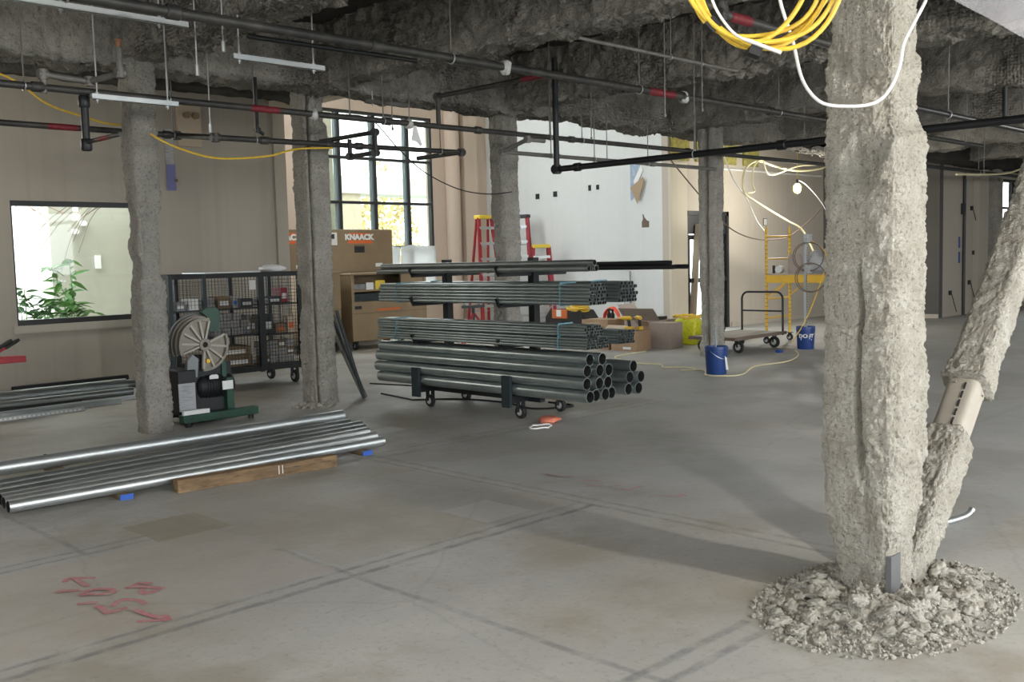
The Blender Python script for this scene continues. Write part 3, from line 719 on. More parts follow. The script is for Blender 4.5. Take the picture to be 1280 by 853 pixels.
strut((2.2, 11.52, 0), (5.05, 11.58, 0), .06, .055, 'galv_dull', 'plain strut channel lying on the floor beside the slotted one')
strut((2.3, 11.62, 0), (5.35, 11.82, 0), .06, .05, 'galv', 'plain strut channel whose end reaches past the coated column, window-wall pile')
pile_pipe((1.6, 11.95, .032), (4.75, 11.98, .032), .032, 'pipe_black', 'thin black pipe in the middle of the window-wall pile')
pile_pipe((2.2, 12.2, .05), (5.5, 12.24, .05), .05, 'galv_dull', 'medium grey pipe in the middle of the window-wall pile')
pile_pipe((2.2, 12.62, .085), (5.6, 12.66, .085), .085, 'galv_dull', 'fattest grey pipe of the window-wall pile')
pile_pipe((2.6, 12.98, .055), (5.9, 13.0, .055), .055, 'galv_dull', 'grey pipe behind the fattest pipe of the window-wall pile')
strut((3.0, 13.25, 0), (6.2, 13.25, 0), .08, .08, 'galv_dull', 'strut channel standing nearest the wall in the window-wall pile')
pile_pipe((4.40, 13.22, .118), (5.9, 13.25, .118), .036, 'pipe_black', 'short black pipe lying on top of the window-wall pile')

# ---- red pipe vise at the left
vs = thing('pipe_vise', 'red tripod pipe vise with black-gripped handles in front of the window wall', 'vise', (3.2, 11.3, 0))
wb(MB().box(2.75, 3.90, 11.22, 11.42, .62, .69), 'table', 'red', vs, bev=.01)
for a in (90, 210, 330): wb(MB().tube([(3.15, 11.32, .64), (3.15+.3*math.cos(R(a)), 11.32+.3*math.sin(R(a)), .016)], .016, 10), 'leg', 'red', vs)
wb(MB().box(3.40, 3.6, 11.25, 11.4, .69, .76).lathe([(.05, -.05), (.05, .05)], (3.45, 11.32, .78), (0, 1, 0), 14), 'jaw', 'dark_item', vs)
for dx in (0, .075):
    h = wb(MB().tube([(3.50+dx, 11.3, .70), (3.68+dx, 11.3, .80)], .014, 8), 'handle', 'red', vs); wb(MB().tube([(3.64+dx, 11.3, .778), (3.76+dx, 11.3, .845), (3.79+dx, 11.3, .862)], [.02, .021, .016], 10), 'grip', 'rubber', h)

# ---- green electric pipe bender
bd = thing('pipe_bender', 'green electric pipe bender with spoked grey bending wheel beside the coated column', 'pipe bender', (5.0, 9.5, 0))
for v in (9.24, 9.72): wb(MB().box(4.63, 5.47, v-.05, v+.05, .045, .125), 'base_beam', 'green', bd, bev=.006)
wb(MB().box(4.75, 5.2, 9.29, 9.67, .06, .11), 'base_plate', 'black_steel', bd)
for u, v in ((4.7, 9.24), (5.4, 9.24), (4.7, 9.72), (5.4, 9.72)): wb(MB().lathe([(0, 0), (.03, 0), (.03, .045), (0, .045)], (u, v, 0), n=12), 'foot', 'rubber', bd)
wb(MB().box(5.21, 5.29, 9.36, 9.44, .1, .44), 'upright', 'green', bd, bev=.006)
wb(MB().box(4.66, 4.86, 9.33, 9.63, .11, .56), 'control_box', 'black_steel', bd, bev=.012)
wb(MB().box(4.66, 4.84, 9.325, 9.331, .15, .43), 'instruction_label', 'label_grey', bd)
wb(MB().box(4.64, 4.92, 9.2, 9.24, .126, .17), 'front_plate', 'label_white', bd)
mt = wb(MB().lathe([(0, -.22), (.12, -.22), (.15, -.19), (.15, .16), (.12, .2), (0, .2)], (5.13, 9.52, .36), (1, 0, 0), 22).box(4.88, 5.30, 9.42, 9.70, .11, .60), 'motor_housing', 'black_steel', bd)
for i in range(7): wb(MB().lathe([(.151, -.006), (.158, -.004), (.158, .004), (.151, .006)], (5.01+i*.03, 9.52, .36), (1, 0, 0), 22), 'cooling_fin', 'black_steel', mt)
wb(MB().box(5.15, 5.27, 9.335, 9.345, .32, .41), 'rating_label', 'label_white', bd)
wb(MB().prism([(-.05, 0), (.05, 0), (.05, .03), (.03, .045), (-.03, .045), (-.05, .03)], (5.07, 9.362, .44), (1, 0, 0), (0, 0, 1), (0, -1, 0), .004), 'arch_label', 'label_white', bd)
wb(MB().lathe([(0, 0), (.07, .0), (.08, .2), (.06, .25), (0, .25)], (4.98, 9.52, .44), (0, 0, 1), 16).box(4.86, 5.2, 9.45, 9.62, .46, .60), 'gear_case', 'black_steel', bd)
# bending shoe: axis along v, stepped grooves behind the front plate
C0 = Vector((4.985, 9.36, .80)); ax = (0, 1, 0); ref = (1, 0, 0)   # angles: 0 = +u, -90 = up
def sect(prof, a0, a1, n=28): return MB().lathe(prof, C0, ax, n, R(a0), R(a1), ref=ref)
sh = wb(sect([(.055, .03), (.268, .03), (.268, .05), (.055, .05)], -22, 95), 'bending_shoe', 'shoe', bd)
wb(sect([(.055, .03), (.262, .03), (.262, .05), (.055, .05)], -198, -75), 'shoe_web', 'shoe', sh)
for k in range(4):
    y = k*.055; r = .275+k*.014
    wb(sect([(r-.035, y), (r, y), (r, y+.016), (r-.03, y+.02), (r-.045, y+.035), (r-.03, y+.05), (r-.045, y+.054)], -200, -75), 'groove_rim', 'shoe' if k < 3 else 'shoe_grey', sh)
wb(sect([(.245, 0), (.272, 0), (.272, .035), (.245, .035)], -22, 95), 'outer_rim', 'shoe', sh)
wb(MB().lathe([(.03, -.015), (.062, -.015), (.066, 0), (.066, .07), (.03, .07)], C0, ax, 22), 'hub', 'shoe', sh)
wb(MB().lathe([(0, .01), (.032, .01)], C0, ax, 16), 'hub_bore', 'hole', sh)
for a in (-22, 8, 38, 68, 95, -75, -100, -125, -150, -175, -198):
    d = Vector((math.cos(R(a)), 0, -math.sin(R(-a)))) if False else Vector((math.cos(R(a)), 0, math.sin(R(-a))))
    wb(MB().bar(C0+d*.06+Vector((0, .012, 0)), C0+d*.25+Vector((0, .012, 0)), .034, .02), 'spoke', 'shoe_rib', sh)
wb(MB().lathe([(0, -.006), (.022, -.006), (.022, .03), (0, .03)], C0+Vector((.03, 0, -.17)), ax, 12), 'yellow_plug', 'yellow', sh)
wb(MB().prism([(0, 0), (.09, .02), (.11, .20), (.05, .25), (-.01, .19), (-.02, .06)], C0+Vector((-.19, -.01, -.34)), (1, 0, 0), (0, 0, 1), (0, 1, 0), .05), 'pipe_hook', 'shoe_grey', bd)
wb(MB().prism([(0, 0), (.10, -.01), (.13, .18), (.09, .24), (-.03, .24), (-.08, .2), (-.02, .15)], C0+Vector((.075, .02, .13)), (1, 0, 0), (0, 0, 1), (0, 1, 0), .07), 'follow_bar', 'green', bd)
wb(MB().box(C0.x+.20, C0.x+.25, 9.4, 9.47, .44, .62), 'pressure_arm', 'green', bd)

# ---- wire cage cart with boxed fittings
U0, U1, V0, V1 = 5.70, 7.53, 11.5, 12.24
cg = thing('cage_cart', 'black wire mesh storage cart on casters, full of small boxes', 'cart', (6.6, 11.87, 0))
for u in (U0, 6.15, 6.93, U1):
    for v in (V0, V1): wb(MB().box(u-.025, u+.025, v-.025, v+.025, .2, 1.49), 'post', 'cage_blue' if u < 6.5 and v == V0 else 'black_steel', cg)
for z in (.24, 1.47):
    for v in (V0, V1): wb(MB().box(U0, U1, v-.022, v+.022, z-.03, z+.03), 'rail', 'black_steel', cg)
    for u in (U0, U1): wb(MB().box(u-.022, u+.022, V0, V1, z-.03, z+.03), 'rail', 'black_steel', cg)
SH = {(U0, 6.15): (.29, .70, 1.05), (6.15, 6.93): (.29, .70, 1.05), (6.93, U1): (.29, .68, 1.08)}
for (a, b), zs in SH.items():
    for z in zs: wb(MB().box(a+.026, b-.026, V0+.0, V1-.03, z-.018, z), 'shelf', 'cage_blue' if a == U0 else 'black_steel', cg)
wb(MB().box(6.9, 6.99, V0-.03, V0-.024, .24, 1.47), 'door_stile', 'black_steel', cg)
wb(MB().box(6.77, 6.86, V0-.035, V0-.028, 1.28, 1.40), 'lock_plate', 'label_white', cg)
wb(MB().box(6.2, 7.0, V0+.05, V1-.1, 1.50, 1.515), 'top_sheet', 'galv', cg)
def mesh_panel(a, b, z0, z1, v, pitch=.045, axis='u'):
    mb = MB(); t = .002
    n = int((b-a)/pitch)
    for i in range(1, n): x = a+(b-a)*i/n; mb.box(*( (x-t, x+t, v-t, v+t) if axis == 'u' else (v-t, v+t, x-t, x+t)), z0, z1)
    n = int((z1-z0)/pitch)
    for i in range(1, n): z = z0+(z1-z0)*i/n; mb.box(*((a, b, v-t, v+t) if axis == 'u' else (v-t, v+t, a, b)), z-t, z+t)
    return wb(mb, 'wire_mesh', 'black_steel', cg, kind='stuff')
mesh_panel(U0, U1, .27, 1.44, V1); mesh_panel(V0, V1, .27, 1.44, U0, axis='v'); mesh_panel(V0, V1, .27, 1.44, U1, axis='v'); mesh_panel(U0+.03, 6.12, 1.07, 1.44, V0)
mesh_panel(6.17, 6.91, .27, 1.44, V0); mesh_panel(6.95, U1-.02, .27, 1.44, V0)
for u in (U0+.1, U1-.06):
    for v in (V0+.08, V1-.06): caster(cg, u, v, .085, w=.05, top=.205)
BG = {}
def small_box(u, v, z, w, d, h, m, label, group, rz=0, sticker=None):
    e = thing('small_box', label, 'box', (u, v, z), rz, group)
    MB().box(0, w, 0, d, 0, h).build('carton', m, e, bev=.003)
    MB().box(w*.15, w*.85, -.0015, .0, h*.25, h*.62).build('label_sticker', sticker or ('box_grey' if m == 'box_white' else 'label_white'), e)
    return e
rn = random.Random(9)
gA = 'fittings boxes on the middle shelf of the cage cart'
for j in range(3):
    for i in range(4 if j < 2 else 3):
        small_box(6.30+i*.125+j*.012, V0+.06+rn.uniform(0, .04), .702+j*.095, .115, .18, .09, 'box_white', 'small white fittings box in the stack on the middle shelf of the cage cart', gA)
gB = 'fittings boxes on the bottom shelf of the cage cart'
for j in range(3):
    for i in range(4): small_box(6.98+i*.125, V0+.06+rn.uniform(0, .03), .292+j*.10, .115, .18, .095, 'box_white' if (i+j) % 4 else 'box_brown', 'small fittings box in the stack on the bottom shelf of the single-door cage cart bay', gB)
small_box(6.76, V0+.07, .702, .07, .2, .25, 'box_grey', 'tall narrow grey box beside the stack of white fittings boxes', None)
small_box(6.85, V0+.09, .702, .05, .2, .22, 'box_brown', 'tall narrow brown box on the middle shelf of the cage cart', None)
small_box(6.33, V0+.06, .292, .5, .4, .13, 'box_brown', 'lower wide brown carton on the bottom shelf of the cage cart', None); small_box(6.33, V0+.08, .424, .48, .38, .13, 'box_brown', 'upper wide brown carton on the bottom shelf of the cage cart', None)
small_box(6.20, V0+.06, 1.052, .13, .2, .05, 'box_white', 'lower flat white box on the upper shelf of the cage cart', None); small_box(6.21, V0+.07, 1.104, .11, .2, .09, 'box_white', 'upper white box on the upper shelf of the cage cart', None)
small_box(6.38, V0+.08, 1.052, .17, .22, .15, 'box_brown', 'brown carton on the upper shelf of the cage cart', None); small_box(6.57, V0+.05, 1.052, .07, .14, .15, 'box_white', 'white carton with a blue stripe on the upper shelf of the cage cart', None, sticker='blue_paint')
small_box(6.70, V0+.08, 1.052, .18, .3, .11, 'dark_item', 'black case on the upper shelf of the cage cart', None); small_box(6.30, V0+.3, 1.2, .09, .1, .1, 'box_grey', 'small grey box at the back of the upper shelf of the cage cart', None).location.z = 1.052
small_box(5.80, V0+.06, 1.052, .13, .2, .11, 'box_grey', 'grey carton in the mesh-fronted end bay of the cage cart', None); small_box(5.97, V0+.05, 1.052, .13, .2, .14, 'label_white', 'bright white carton in the mesh-fronted end bay of the cage cart', None)
small_box(6.98, V0+.08, 1.082, .13, .2, .07, 'box_white', 'flat white box on the upper shelf of the single-door cage cart bay', None); small_box(7.12, V0+.1, 1.082, .2, .3, .09, 'dark_item', 'dark blue bundle box on the upper shelf of the single-door cage cart bay', None)
small_box(7.38, V0+.2, 1.082, .1, .2, .2, 'red', 'red box on the upper shelf of the single-door cage cart bay', None); small_box(7.38, V0+.06, .682, .1, .16, .22, 'card_pale', 'pale carton with an orange label on the middle shelf of the single-door cage cart bay', None, sticker='orange')
small_box(7.0, V0+.08, .682, .17, .25, .26, 'dark_item', 'black toolbox on the middle shelf of the single-door cage cart bay', None); small_box(7.2, V0+.07, .682, .16, .25, .13, 'box_brown', 'brown carton with an orange label on the middle shelf of the single-door cage cart bay', None, sticker='orange_dull')
# crumpled sheet on top
def blob(name, u, v, z, rx, ry, rz_, m, label, cat, seed, amp=.3, sub=3):
    bm = bmesh.new(); bmesh.ops.create_icosphere(bm, subdivisions=sub, radius=1)
    P = np.array([q.co[:] for q in bm.verts]); d = 1+amp*fbm(P, 1.6, 3, seed)+amp*.4*fbm(P, 4, 2, seed+4, True)
    for q, k in zip(bm.verts, d): q.co = (q.co.x*k*rx, q.co.y*k*ry, max(-.85, q.co.z*k)*rz_)
    zmin = min(q.co.z for q in bm.verts)
    for q in bm.verts: q.co.z -= zmin
    me = bpy.data.meshes.new(name); bm.to_mesh(me); bm.free(); me.polygons.foreach_set('use_smooth', [True]*len(me.polygons)); me.materials.append(MAT[m])
    o = bpy.data.objects.new(name, me); o.location = (u, v, z)
    return link(o, None, label, cat) if label else o
blob('plastic_sheet', 7.30, 11.75, 1.502, .17, .15, .05, 'plastic_white', 'crumpled clear plastic sheet on top of the cage cart', 'plastic sheet', 3, .4)
# conduits leaning on the second column
for k, (a, b) in enumerate((((6.93, 9.32), (6.735, 9.52)), ((6.98, 9.36), (6.74, 9.57)), ((7.03, 9.42), (6.745, 9.62)), ((7.05, 9.5), (6.75, 9.68)))):
    p = Vector((*a, .02)); q = Vector((*b, 1.05-.06*k)); me = MB().pipe((0, 0, 0), q-p, .019, .016, 12).mesh('leaning_conduit'); me.materials.append(MAT['pipe_grey' if k % 2 else 'cage_blue'])
    o = bpy.data.objects.new('leaning_conduit', me); o.location = p; link(o, None, 'short dark conduit leaning against the fluffy coated column', 'conduit', 'conduits leaning on the column')

# ---- jobsite tool boxes
def sign(parent, u, v, z, txt, w, rotx=90):
    lo = wb(MB().prism([(-.30*w, -.09), (.36*w, -.09), (.33*w, -.03), (-.27*w, -.03)], (u, v, z), (1, 0, 0), (0, 0, 1), (0, -1, 0), .004).prism([(-.30*w, .09), (.30*w, .09), (.27*w, .13), (-.27*w, .13)], (u, v, z-.02), (1, 0, 0), (0, 0, 1), (0, -1, 0), .004), 'logo_panel', 'orange', parent)
    L = root_loc(parent)
    lettering('lettering', txt, .155*w, 'white_paint', parent, (u-L.x, v-L.y-.009, z-L.z-.015), (R(90), 0, 0), bold=.009, sx=1.15)
def chest(label, u0, u1, v0, v1, z0, zt, txt, tu):
    e = thing('tool_chest', label, 'tool chest', ((u0+u1)/2, (v0+v1)/2, 0))
    wb(MB().box(u0, u1, v0, v1, z0, 1.40), 'body', 'tan', e, bev=.012)
    wb(MB().box(u0-.01, u1+.02, v0-.06, v0+.05, 1.40, zt), 'lid_front', 'tan', e, bev=.012)
    wb(MB().box(u0-.01, u1+.02, v0+.05, v1, zt-.06, zt), 'lid_top', 'tan', e, bev=.012)
    wb(MB().box(u0+.02, u1-.02, v0+.06, v1-.02, 1.40, zt-.06), 'dark_inside', 'tan_dark', e)
    wb(MB().box((u0+u1)/2-.03, (u0+u1)/2+.21, v0-.066, v0-.059, 1.78, 1.93), 'handle_recess', 'hole', e)
    wb(MB().box((u0+u1)/2-.03, (u0+u1)/2+.21, v0-.07, v0-.064, 1.90, 1.93), 'handle_bar', 'tan_dark', e)
    wb(MB().box(u1-.42, u1-.25, v0-.064, v0-.059, 1.50, 1.57), 'serial_plate', 'label_white', e)
    for u in (u0+.1, u1-.1):
        for v in (v0+.08, v1-.08): wb(MB().box(u-.05, u+.05, v-.05, v+.05, 0, z0), 'leg', 'tan_dark', e)
    sign(e, tu, v0-.061, 2.05, txt, .92)
    return e
c3 = chest('open tan steel chest with white and orange lettering, in front of the tall window', 10.82, 12.60, 15.9, 16.7, .35, 2.23, 'KNAACK', 11.80)
wb(MB().box(11.05, 11.28, 15.834, 15.839, 1.93, 2.17), 'warning_label', 'label_white', c3); wb(MB().box(11.11, 11.22, 15.831, 15.835, 2.05, 2.14), 'warning_symbol', 'dark_item', c3)
chest('tan steel chest with lettering half hidden behind the fluffy coated column', 9.02, 10.76, 15.9, 16.7, .35, 2.23, 'KNAACK', 10.13)
bx = thing('tool_cabinet', 'tan steel work cabinet with open shelf bay and orange stripe, behind the pipe rack', 'tool cabinet', (11.6, 15.1, 0))
wb(MB().box(10.74, 12.50, 14.7, 15.5, .16, .88), 'lower_body', 'tan', bx, bev=.012)
wb(MB().box(10.74, 10.80, 14.7, 15.5, .88, 1.36).box(12.44, 12.5, 14.7, 15.5, .88, 1.36).box(10.8, 12.44, 15.45, 15.5, .88, 1.36).box(11.9, 12.44, 14.72, 14.76, .88, 1.36), 'upper_walls', 'tan', bx)
wb(MB().box(10.72, 12.52, 14.68, 15.52, 1.36, 1.40), 'top', 'tan', bx, bev=.01)
wb(MB().box(10.8, 11.9, 14.74, 15.45, 1.06, 1.09), 'shelf', 'tan', bx)
wb(MB().box(10.80, 10.95, 14.694, 14.70, .745, .80), 'latch', 'hole', bx)
wb(MB().prism([(0, 0), (.55, 0), (.60, .05), (.05, .05)], (11.27, 14.70, .69), (1, 0, 0), (0, 0, 1), (0, -1, 0), .004), 'orange_stripe', 'orange_dull', bx)
wb(MB().box(10.74, 12.5, 14.692, 14.70, .66, .668), 'panel_seam', 'tan_dark', bx)
for u in (10.86, 12.4):
    for v in (14.8, 15.4): caster(bx, u, v, .075, w=.05, top=.165)
solo(MB().box(10.86, 11.35, 14.78, 15.1, 1.09, 1.20), 'shelf_case', 'box_grey', 'grey case on the upper shelf of the open tool cabinet', 'case', (11.1, 14.95, 1.09), bev=.01)
solo(MB().box(11.12, 11.28, 14.76, 14.77, 1.09, 1.22), 'paper_sheet', 'label_white', 'white paper on the upper shelf of the open tool cabinet', 'paper', (11.2, 14.76, 1.09))
solo(MB().box(11.33, 11.55, 14.76, 14.80, 1.09, 1.25), 'yellow_manual', 'yellow_cap', 'yellow folder standing on the upper shelf of the open tool cabinet', 'folder', (11.4, 14.78, 1.09))
solo(MB().box(10.84, 11.5, 14.8, 15.2, .88, 1.02).box(10.95, 11.4, 14.79, 14.8, .92, .98), 'tool_case', 'cage_blue', 'dark blue tool case on the lower shelf of the open tool cabinet', 'tool case', (11.1, 15, .88), bev=.012)
b2 = thing('tool_cabinet', 'narrow tan steel cabinet with open bay beside the fluffy coated column', 'tool cabinet', (10.0, 15.1, 0))
wb(MB().box(9.65, 10.5, 14.7, 15.5, .2, .78), 'lower_body', 'tan', b2, bev=.012)
wb(MB().box(9.65, 9.72, 14.7, 15.5, .78, 1.40).box(10.42, 10.5, 14.7, 15.5, .78, 1.40).box(9.72, 10.42, 15.45, 15.5, .78, 1.36), 'upper_walls', 'tan', b2)
wb(MB().box(9.63, 10.52, 14.68, 15.52, 1.40, 1.44), 'top', 'tan', b2, bev=.01)
wb(MB().box(10.28, 10.42, 14.70, 14.74, .78, 1.40), 'door_edge', 'tan', b2)
for u in (9.75, 10.4):
    for v in (14.8, 15.4): caster(b2, u, v, .085, 'tan_dark', w=.05, top=.2)
solo(MB().box(10.0, 10.26, 14.78, 15.0, .78, .87), 'red_case', 'red_bright', 'small red case inside the narrow tan cabinet', 'case', (10.1, 14.9, .78), bev=.01)
solo(MB().box(12.92, 13.35, 15.0, 15.3, 0, .38).box(12.90, 13.37, 14.98, 15.32, .36, .40), 'blue_bin', 'blue_box', 'blue plastic bin behind the rack, beside the tan cabinet', 'bin', (13.1, 15.15, 0), bev=.01)
solo(MB().box(13.42, 13.75, 15.0, 15.25, 0, .30).box(13.52, 13.65, 15.1, 15.14, .30, .34), 'red_toolbox', 'red_bright', 'red toolbox on the floor beside the blue bin', 'toolbox', (13.6, 15.1, 0), bev=.01)

# ---- stepladders
def ladder(label, u, v, rz, h, spread, cap='yellow_cap', steps=7, w0=.62, w1=.32):
    e = thing('stepladder', label, 'ladder', (u, v, 0), rz)
    f0, f1 = -spread/2, -.04; b0, b1 = spread/2, .06
    for s in (-1, 1):
        MB().bar((s*w0/2, f0, 0), (s*w1/2, f1, h-.06), .035, .075).build('front_rail', 'red', e)
        MB().bar((s*(w0/2-.03), b0, 0), (s*(w1/2-.02), b1, h-.06), .03, .05).build('rear_rail', 'red', e)
        MB().bar((s*(w0/2-.05), f0*.6, h*.45), (s*(w0/2-.07), b0*.55, h*.45), .012, .02).build('spreader', 'galv', e)
        MB().box(s*w0/2-.03, s*w0/2+.03, f0-.05, f0+.04, 0, .06).build('foot', 'rubber', e)
    for i in range(steps):
        t = (i+1)/(steps+.6); y = f0+(f1-f0)*t; w = w0+(w1-w0)*t; z = (h-.06)*t
        MB().box(-w/2, w/2, y-.05, y+.04, z-.02, z+.012).box(-w/2, w/2, y-.052, y-.045, z-.045, z+.012).build('step', 'galv', e)
    for i in range(3):
        t = .2+i*.27; y = b0+(b1-b0)*t; w = w0+(w1-w0)*t-.05; MB().bar((-w/2, y, h*t), (w/2, y, h*t), .02, .03).build('rear_bar', 'galv', e)
    MB().box(-w1/2-.02, w1/2+.02, f1-.06, b1+.05, h-.08, h).build('top_cap', cap, e, bev=.012)
    return e
ladder('tall red stepladder with yellow cap beside the column behind the rack', 14.42, 15.05, R(-8), 2.50, .62)
ladder('tall red stepladder with dark cap folded against the white wall', 16.12, 15.62, R(-72), 2.56, .22, 'dark_item')
ladder('short red stepladder with yellow cap beside the white wall', 15.92, 14.85, R(-38), 1.88, .45, steps=5, w0=.55, w1=.34)
# dark pipe stand tangled with hose at the ladders' feet
st = thing('pipe_stand', 'dark folding pipe stand with rags in front of the tall yellow-capped ladder', 'pipe stand', (12.6, 13.5, 0))
for a in (80, 200, 320): wb(MB().tube([(12.6, 13.5, .62), (12.6+.42*math.cos(R(a)), 13.5+.42*math.sin(R(a)), .015)], .02, 8), 'leg', 'red', st)
wb(MB().tube([(12.6, 13.5, .2), (12.6, 13.5, .72)], .03, 10).box(12.4, 12.8, 13.4, 13.6, .70, .75), 'head', 'dark_item', st)
for a in (-.18, .18): wb(MB().lathe([(.0, -.03), (.045, -.03), (.045, .03), (0, .03)], (12.6+a, 13.5, .79), (0, 1, 0), 14), 'roller', 'galv', st)

# ---- tool bag, coils, cartons by the white wall
bg_ = thing('tool_bag', 'black open tool bag with orange tool box inside, behind the rack', 'tool bag', (14.9, 13.15, 0))
wb(MB().prism([(0, 0), (1.0, 0), (1.02, .4), (.9, .55), (.1, .55), (-.02, .4)], (14.72, 12.65, 0), (0, 1, 0), (0, 0, 1), (1, 0, 0), .45), 'bag_body', 'rubber', bg_, bev=.03)
wb(MB().box(14.69, 14.75, 13.05, 13.45, .38, .56), 'orange_case', 'orange_dull', bg_, bev=.01); wb(MB().box(14.685, 14.692, 13.2, 13.32, .42, .55), 'case_label', 'label_white', bg_)
wb(MB().tube(arc((14.74, 13.25, .5), .32, 0, math.pi, 14, (0, 1, 0), (0, 0, .55)), .014, 8), 'carry_handle', 'label_grey', bg_)
def coil(name, c, R0, n, m, label, cat, seed, ex=(1, 0, 0), ey=(0, 1, 0), rr=.008, wob=.12, per=40):
    rn = random.Random(seed); ex = Vector(ex); ey = Vector(ey); ez = ex.cross(ey); c = Vector(c); pts = []
    for i in range(n*per+1):
        a = 2*math.pi*i/per; k = i//per; r = R0*(1+wob*(math.sin(a*.37+k)+.5*math.sin(a*1.3+seed)))
        pts.append(c+ex*r*math.cos(a)+ey*r*math.sin(a)+ez*(rr*(1.2+1.9*(k*.45))+rr*math.sin(a*2.3+k)*1.2))
    mb = MB().tube(pts, rr, 6); z0 = tuple(c)
    return solo(mb, name, m, label, cat, z0)
coil('cable_coil', (14.92, 12.95, .56), .2, 7, 'yellow_cable', 'tangled yellow cable coil heaped on the black tool bag', 'cable', 2, ex=(.8, .1, .2), ey=(0, 1, .1), rr=.016, wob=.2)
coil('neon_hose', (15.35, 12.5, .30), .26, 5, 'neon', 'neon orange hose ring standing behind the cartons', 'hose', 4, ex=(.25, .95, 0), ey=(0, 0, 1), rr=.017, wob=.05)
def carton(label, u, v, w, d, h, rz=0, m='card', flaps=(1, 1, 1, 1), open_=True, z=0):
    e = thing('carton', label, 'carton', (u, v, z), rz); t = .006
    MB().box(0, w, 0, t, 0, h).box(0, w, d-t, d, 0, h).box(0, t, t, d-t, 0, h).box(w-t, w, t, d-t, 0, h).box(t, w-t, t, d-t, 0, t).build('walls', m, e)
    if open_:
        fl = d*.42
        for k, f in enumerate(flaps):
            if not f: continue
            a = R(25+50*((k*37 % 10)/10)); c, s = math.cos(a), math.sin(a); mm = 'card_pale' if m == 'card' and k % 2 else m
            if k == 0: MB().prism([(0, 0), (w, 0), (w, 1), (0, 1)], (0, 0, h), (1, 0, 0), (0, -c*fl, s*fl), (0, 0, 1), .004).build('flap', mm, e)
            if k == 1: MB().prism([(0, 0), (w, 0), (w, 1), (0, 1)], (0, d, h), (1, 0, 0), (0, c*fl, s*fl), (0, 0, 1), .004).build('flap', mm, e)
            if k == 2: MB().prism([(0, 0), (d, 0), (d, 1), (0, 1)], (0, 0, h), (0, 1, 0), (-c*fl, 0, s*fl), (0, 0, 1), .004).build('flap', mm, e)
            if k == 3: MB().prism([(0, 0), (d, 0), (d, 1), (0, 1)], (w, 0, h), (0, 1, 0), (c*fl, 0, s*fl), (0, 0, 1), .004).build('flap', mm, e)
    else:
        MB().box(0, w, 0, d, h-.004, h).build('lid', m, e); MB().box(w*.4, w*.6, -.001, d+.001, h, h+.001).build('packing_tape', 'card_pale', e)
    return e
ct = carton('brown carton with yellow power tools on it, nearest the pipe ends', 13.13, 10.13, .42, .52, .34, R(3), flaps=(0, 0, 0, 0))
MB().box(-.001, 0, .12, .28, .03, .07).build('shipping_label', 'label_white', ct)
carton('low open carton with splayed pale flaps beside the power tool carton', 13.12, 10.72, .4, .42, .29, R(2), flaps=(0, 1, 1, 1))
carton('tall taped carton with shiny grey side next to the yellow sack', 13.72, 9.86, .42, .42, .44, R(8), m='card_grey', open_=False)
carton('open carton between the power tool carton and the tall grey one', 13.95, 10.45, .38, .3, .36, R(-6), flaps=(1, 0, 1, 0))
carton('wide open carton with black items behind the tall grey carton', 14.45, 10.62, .55, .75, .42, R(4), m='card_grey', flaps=(0, 1, 1, 0))
carton('closed brown carton behind the low flapped carton', 14.2, 11.62, .5, .62, .42, R(0), open_=False)
carton('long closed brown carton under the neon hose', 14.75, 11.95, .4, .6, .36, R(5), open_=False)
solo(MB().box(14.6, 14.85, 10.75, 11.2, .43, .48), 'black_case', 'dark_item', 'flat black case lying in the wide open carton', 'case', (14.7, 11, .43), bev=.01)
solo(MB().box(14.56, 14.74, 10.72, 10.92, .485, .51), 'white_bag', 'label_white', 'small white bag on the flat black case', 'bag', (14.65, 10.8, .485), bev=.01)
def drill(label, u, v, z, rz):
    e = thing('power_tool', label, 'power tool', (u, v, z), rz)
    MB().lathe([(0, 0), (.03, 0), (.036, .03), (.036, .15), (.024, .18), (.018, .23), (0, .23)], (-.1, 0, .2), (1, 0, 0), 14).build('motor', 'yellow', e)
    MB().bar((-.05, 0, .19), (-.07, 0, .05), .035, .045).build('grip', 'rubber', e); MB().box(-.13, .01, -.04, .04, 0, .06).build('battery', 'yellow', e, bev=.006)
    MB().tube([(.13, 0, .2), (.2, 0, .2)], .008, 8).build('bit', 'galv', e)
drill('yellow and black cordless drill standing on the front edge of the carton', 13.22, 10.42, .345, R(100))
drill('yellow and black cordless drill leaning inside the power tool carton', 13.40, 10.30, .345, R(60))
solo(MB().box(13.16, 13.4, 10.18, 10.34, .10, .335), 'battery_case', 'dark_item', 'black charger in the power tool carton', 'charger', (13.3, 10.25, .1), bev=.01)
for k, (u, v, lab) in enumerate(((14.9, 12.15, 'black spray bottle standing on the long closed carton'), (14.82, 12.0, 'black spray bottle at the edge of the long closed carton'))):
    e = thing('spray_bottle', lab, 'bottle', (u, v, .362)); MB().lathe([(0, 0), (.04, 0), (.042, .12), (.02, .16), (.02, .19), (0, .19)], n=14).build('bottle', 'rubber', e); MB().box(-.05, .02, -.012, .012, .19, .22).build('nozzle', 'rubber', e)
yb = thing('sack', 'bright yellow sack with rope on top beside the tall grey carton', 'sack', (14.75, 10.2, 0))
wb(MB().prism([(0, 0), (.38, 0), (.40, .2), (.42, .43), (.30, .47), (.1, .46), (-.04, .42), (-.01, .2)], (14.55, 9.98, 0), (0, 1, 0), (0, 0, 1), (1, 0, 0), .35), 'sack_body', 'lime', yb, bev=.03)
wb(MB().tube([(14.72+.16*math.cos(a*.7)*(1+.2*math.sin(a*1.7)), 10.22+.28*math.sin(a*.7), .475+.02*math.sin(a*2.1)+.012*(a/9)) for a in [i*.25 for i in range(110)]], .011, 6), 'rope', 'yellow_cable', yb)
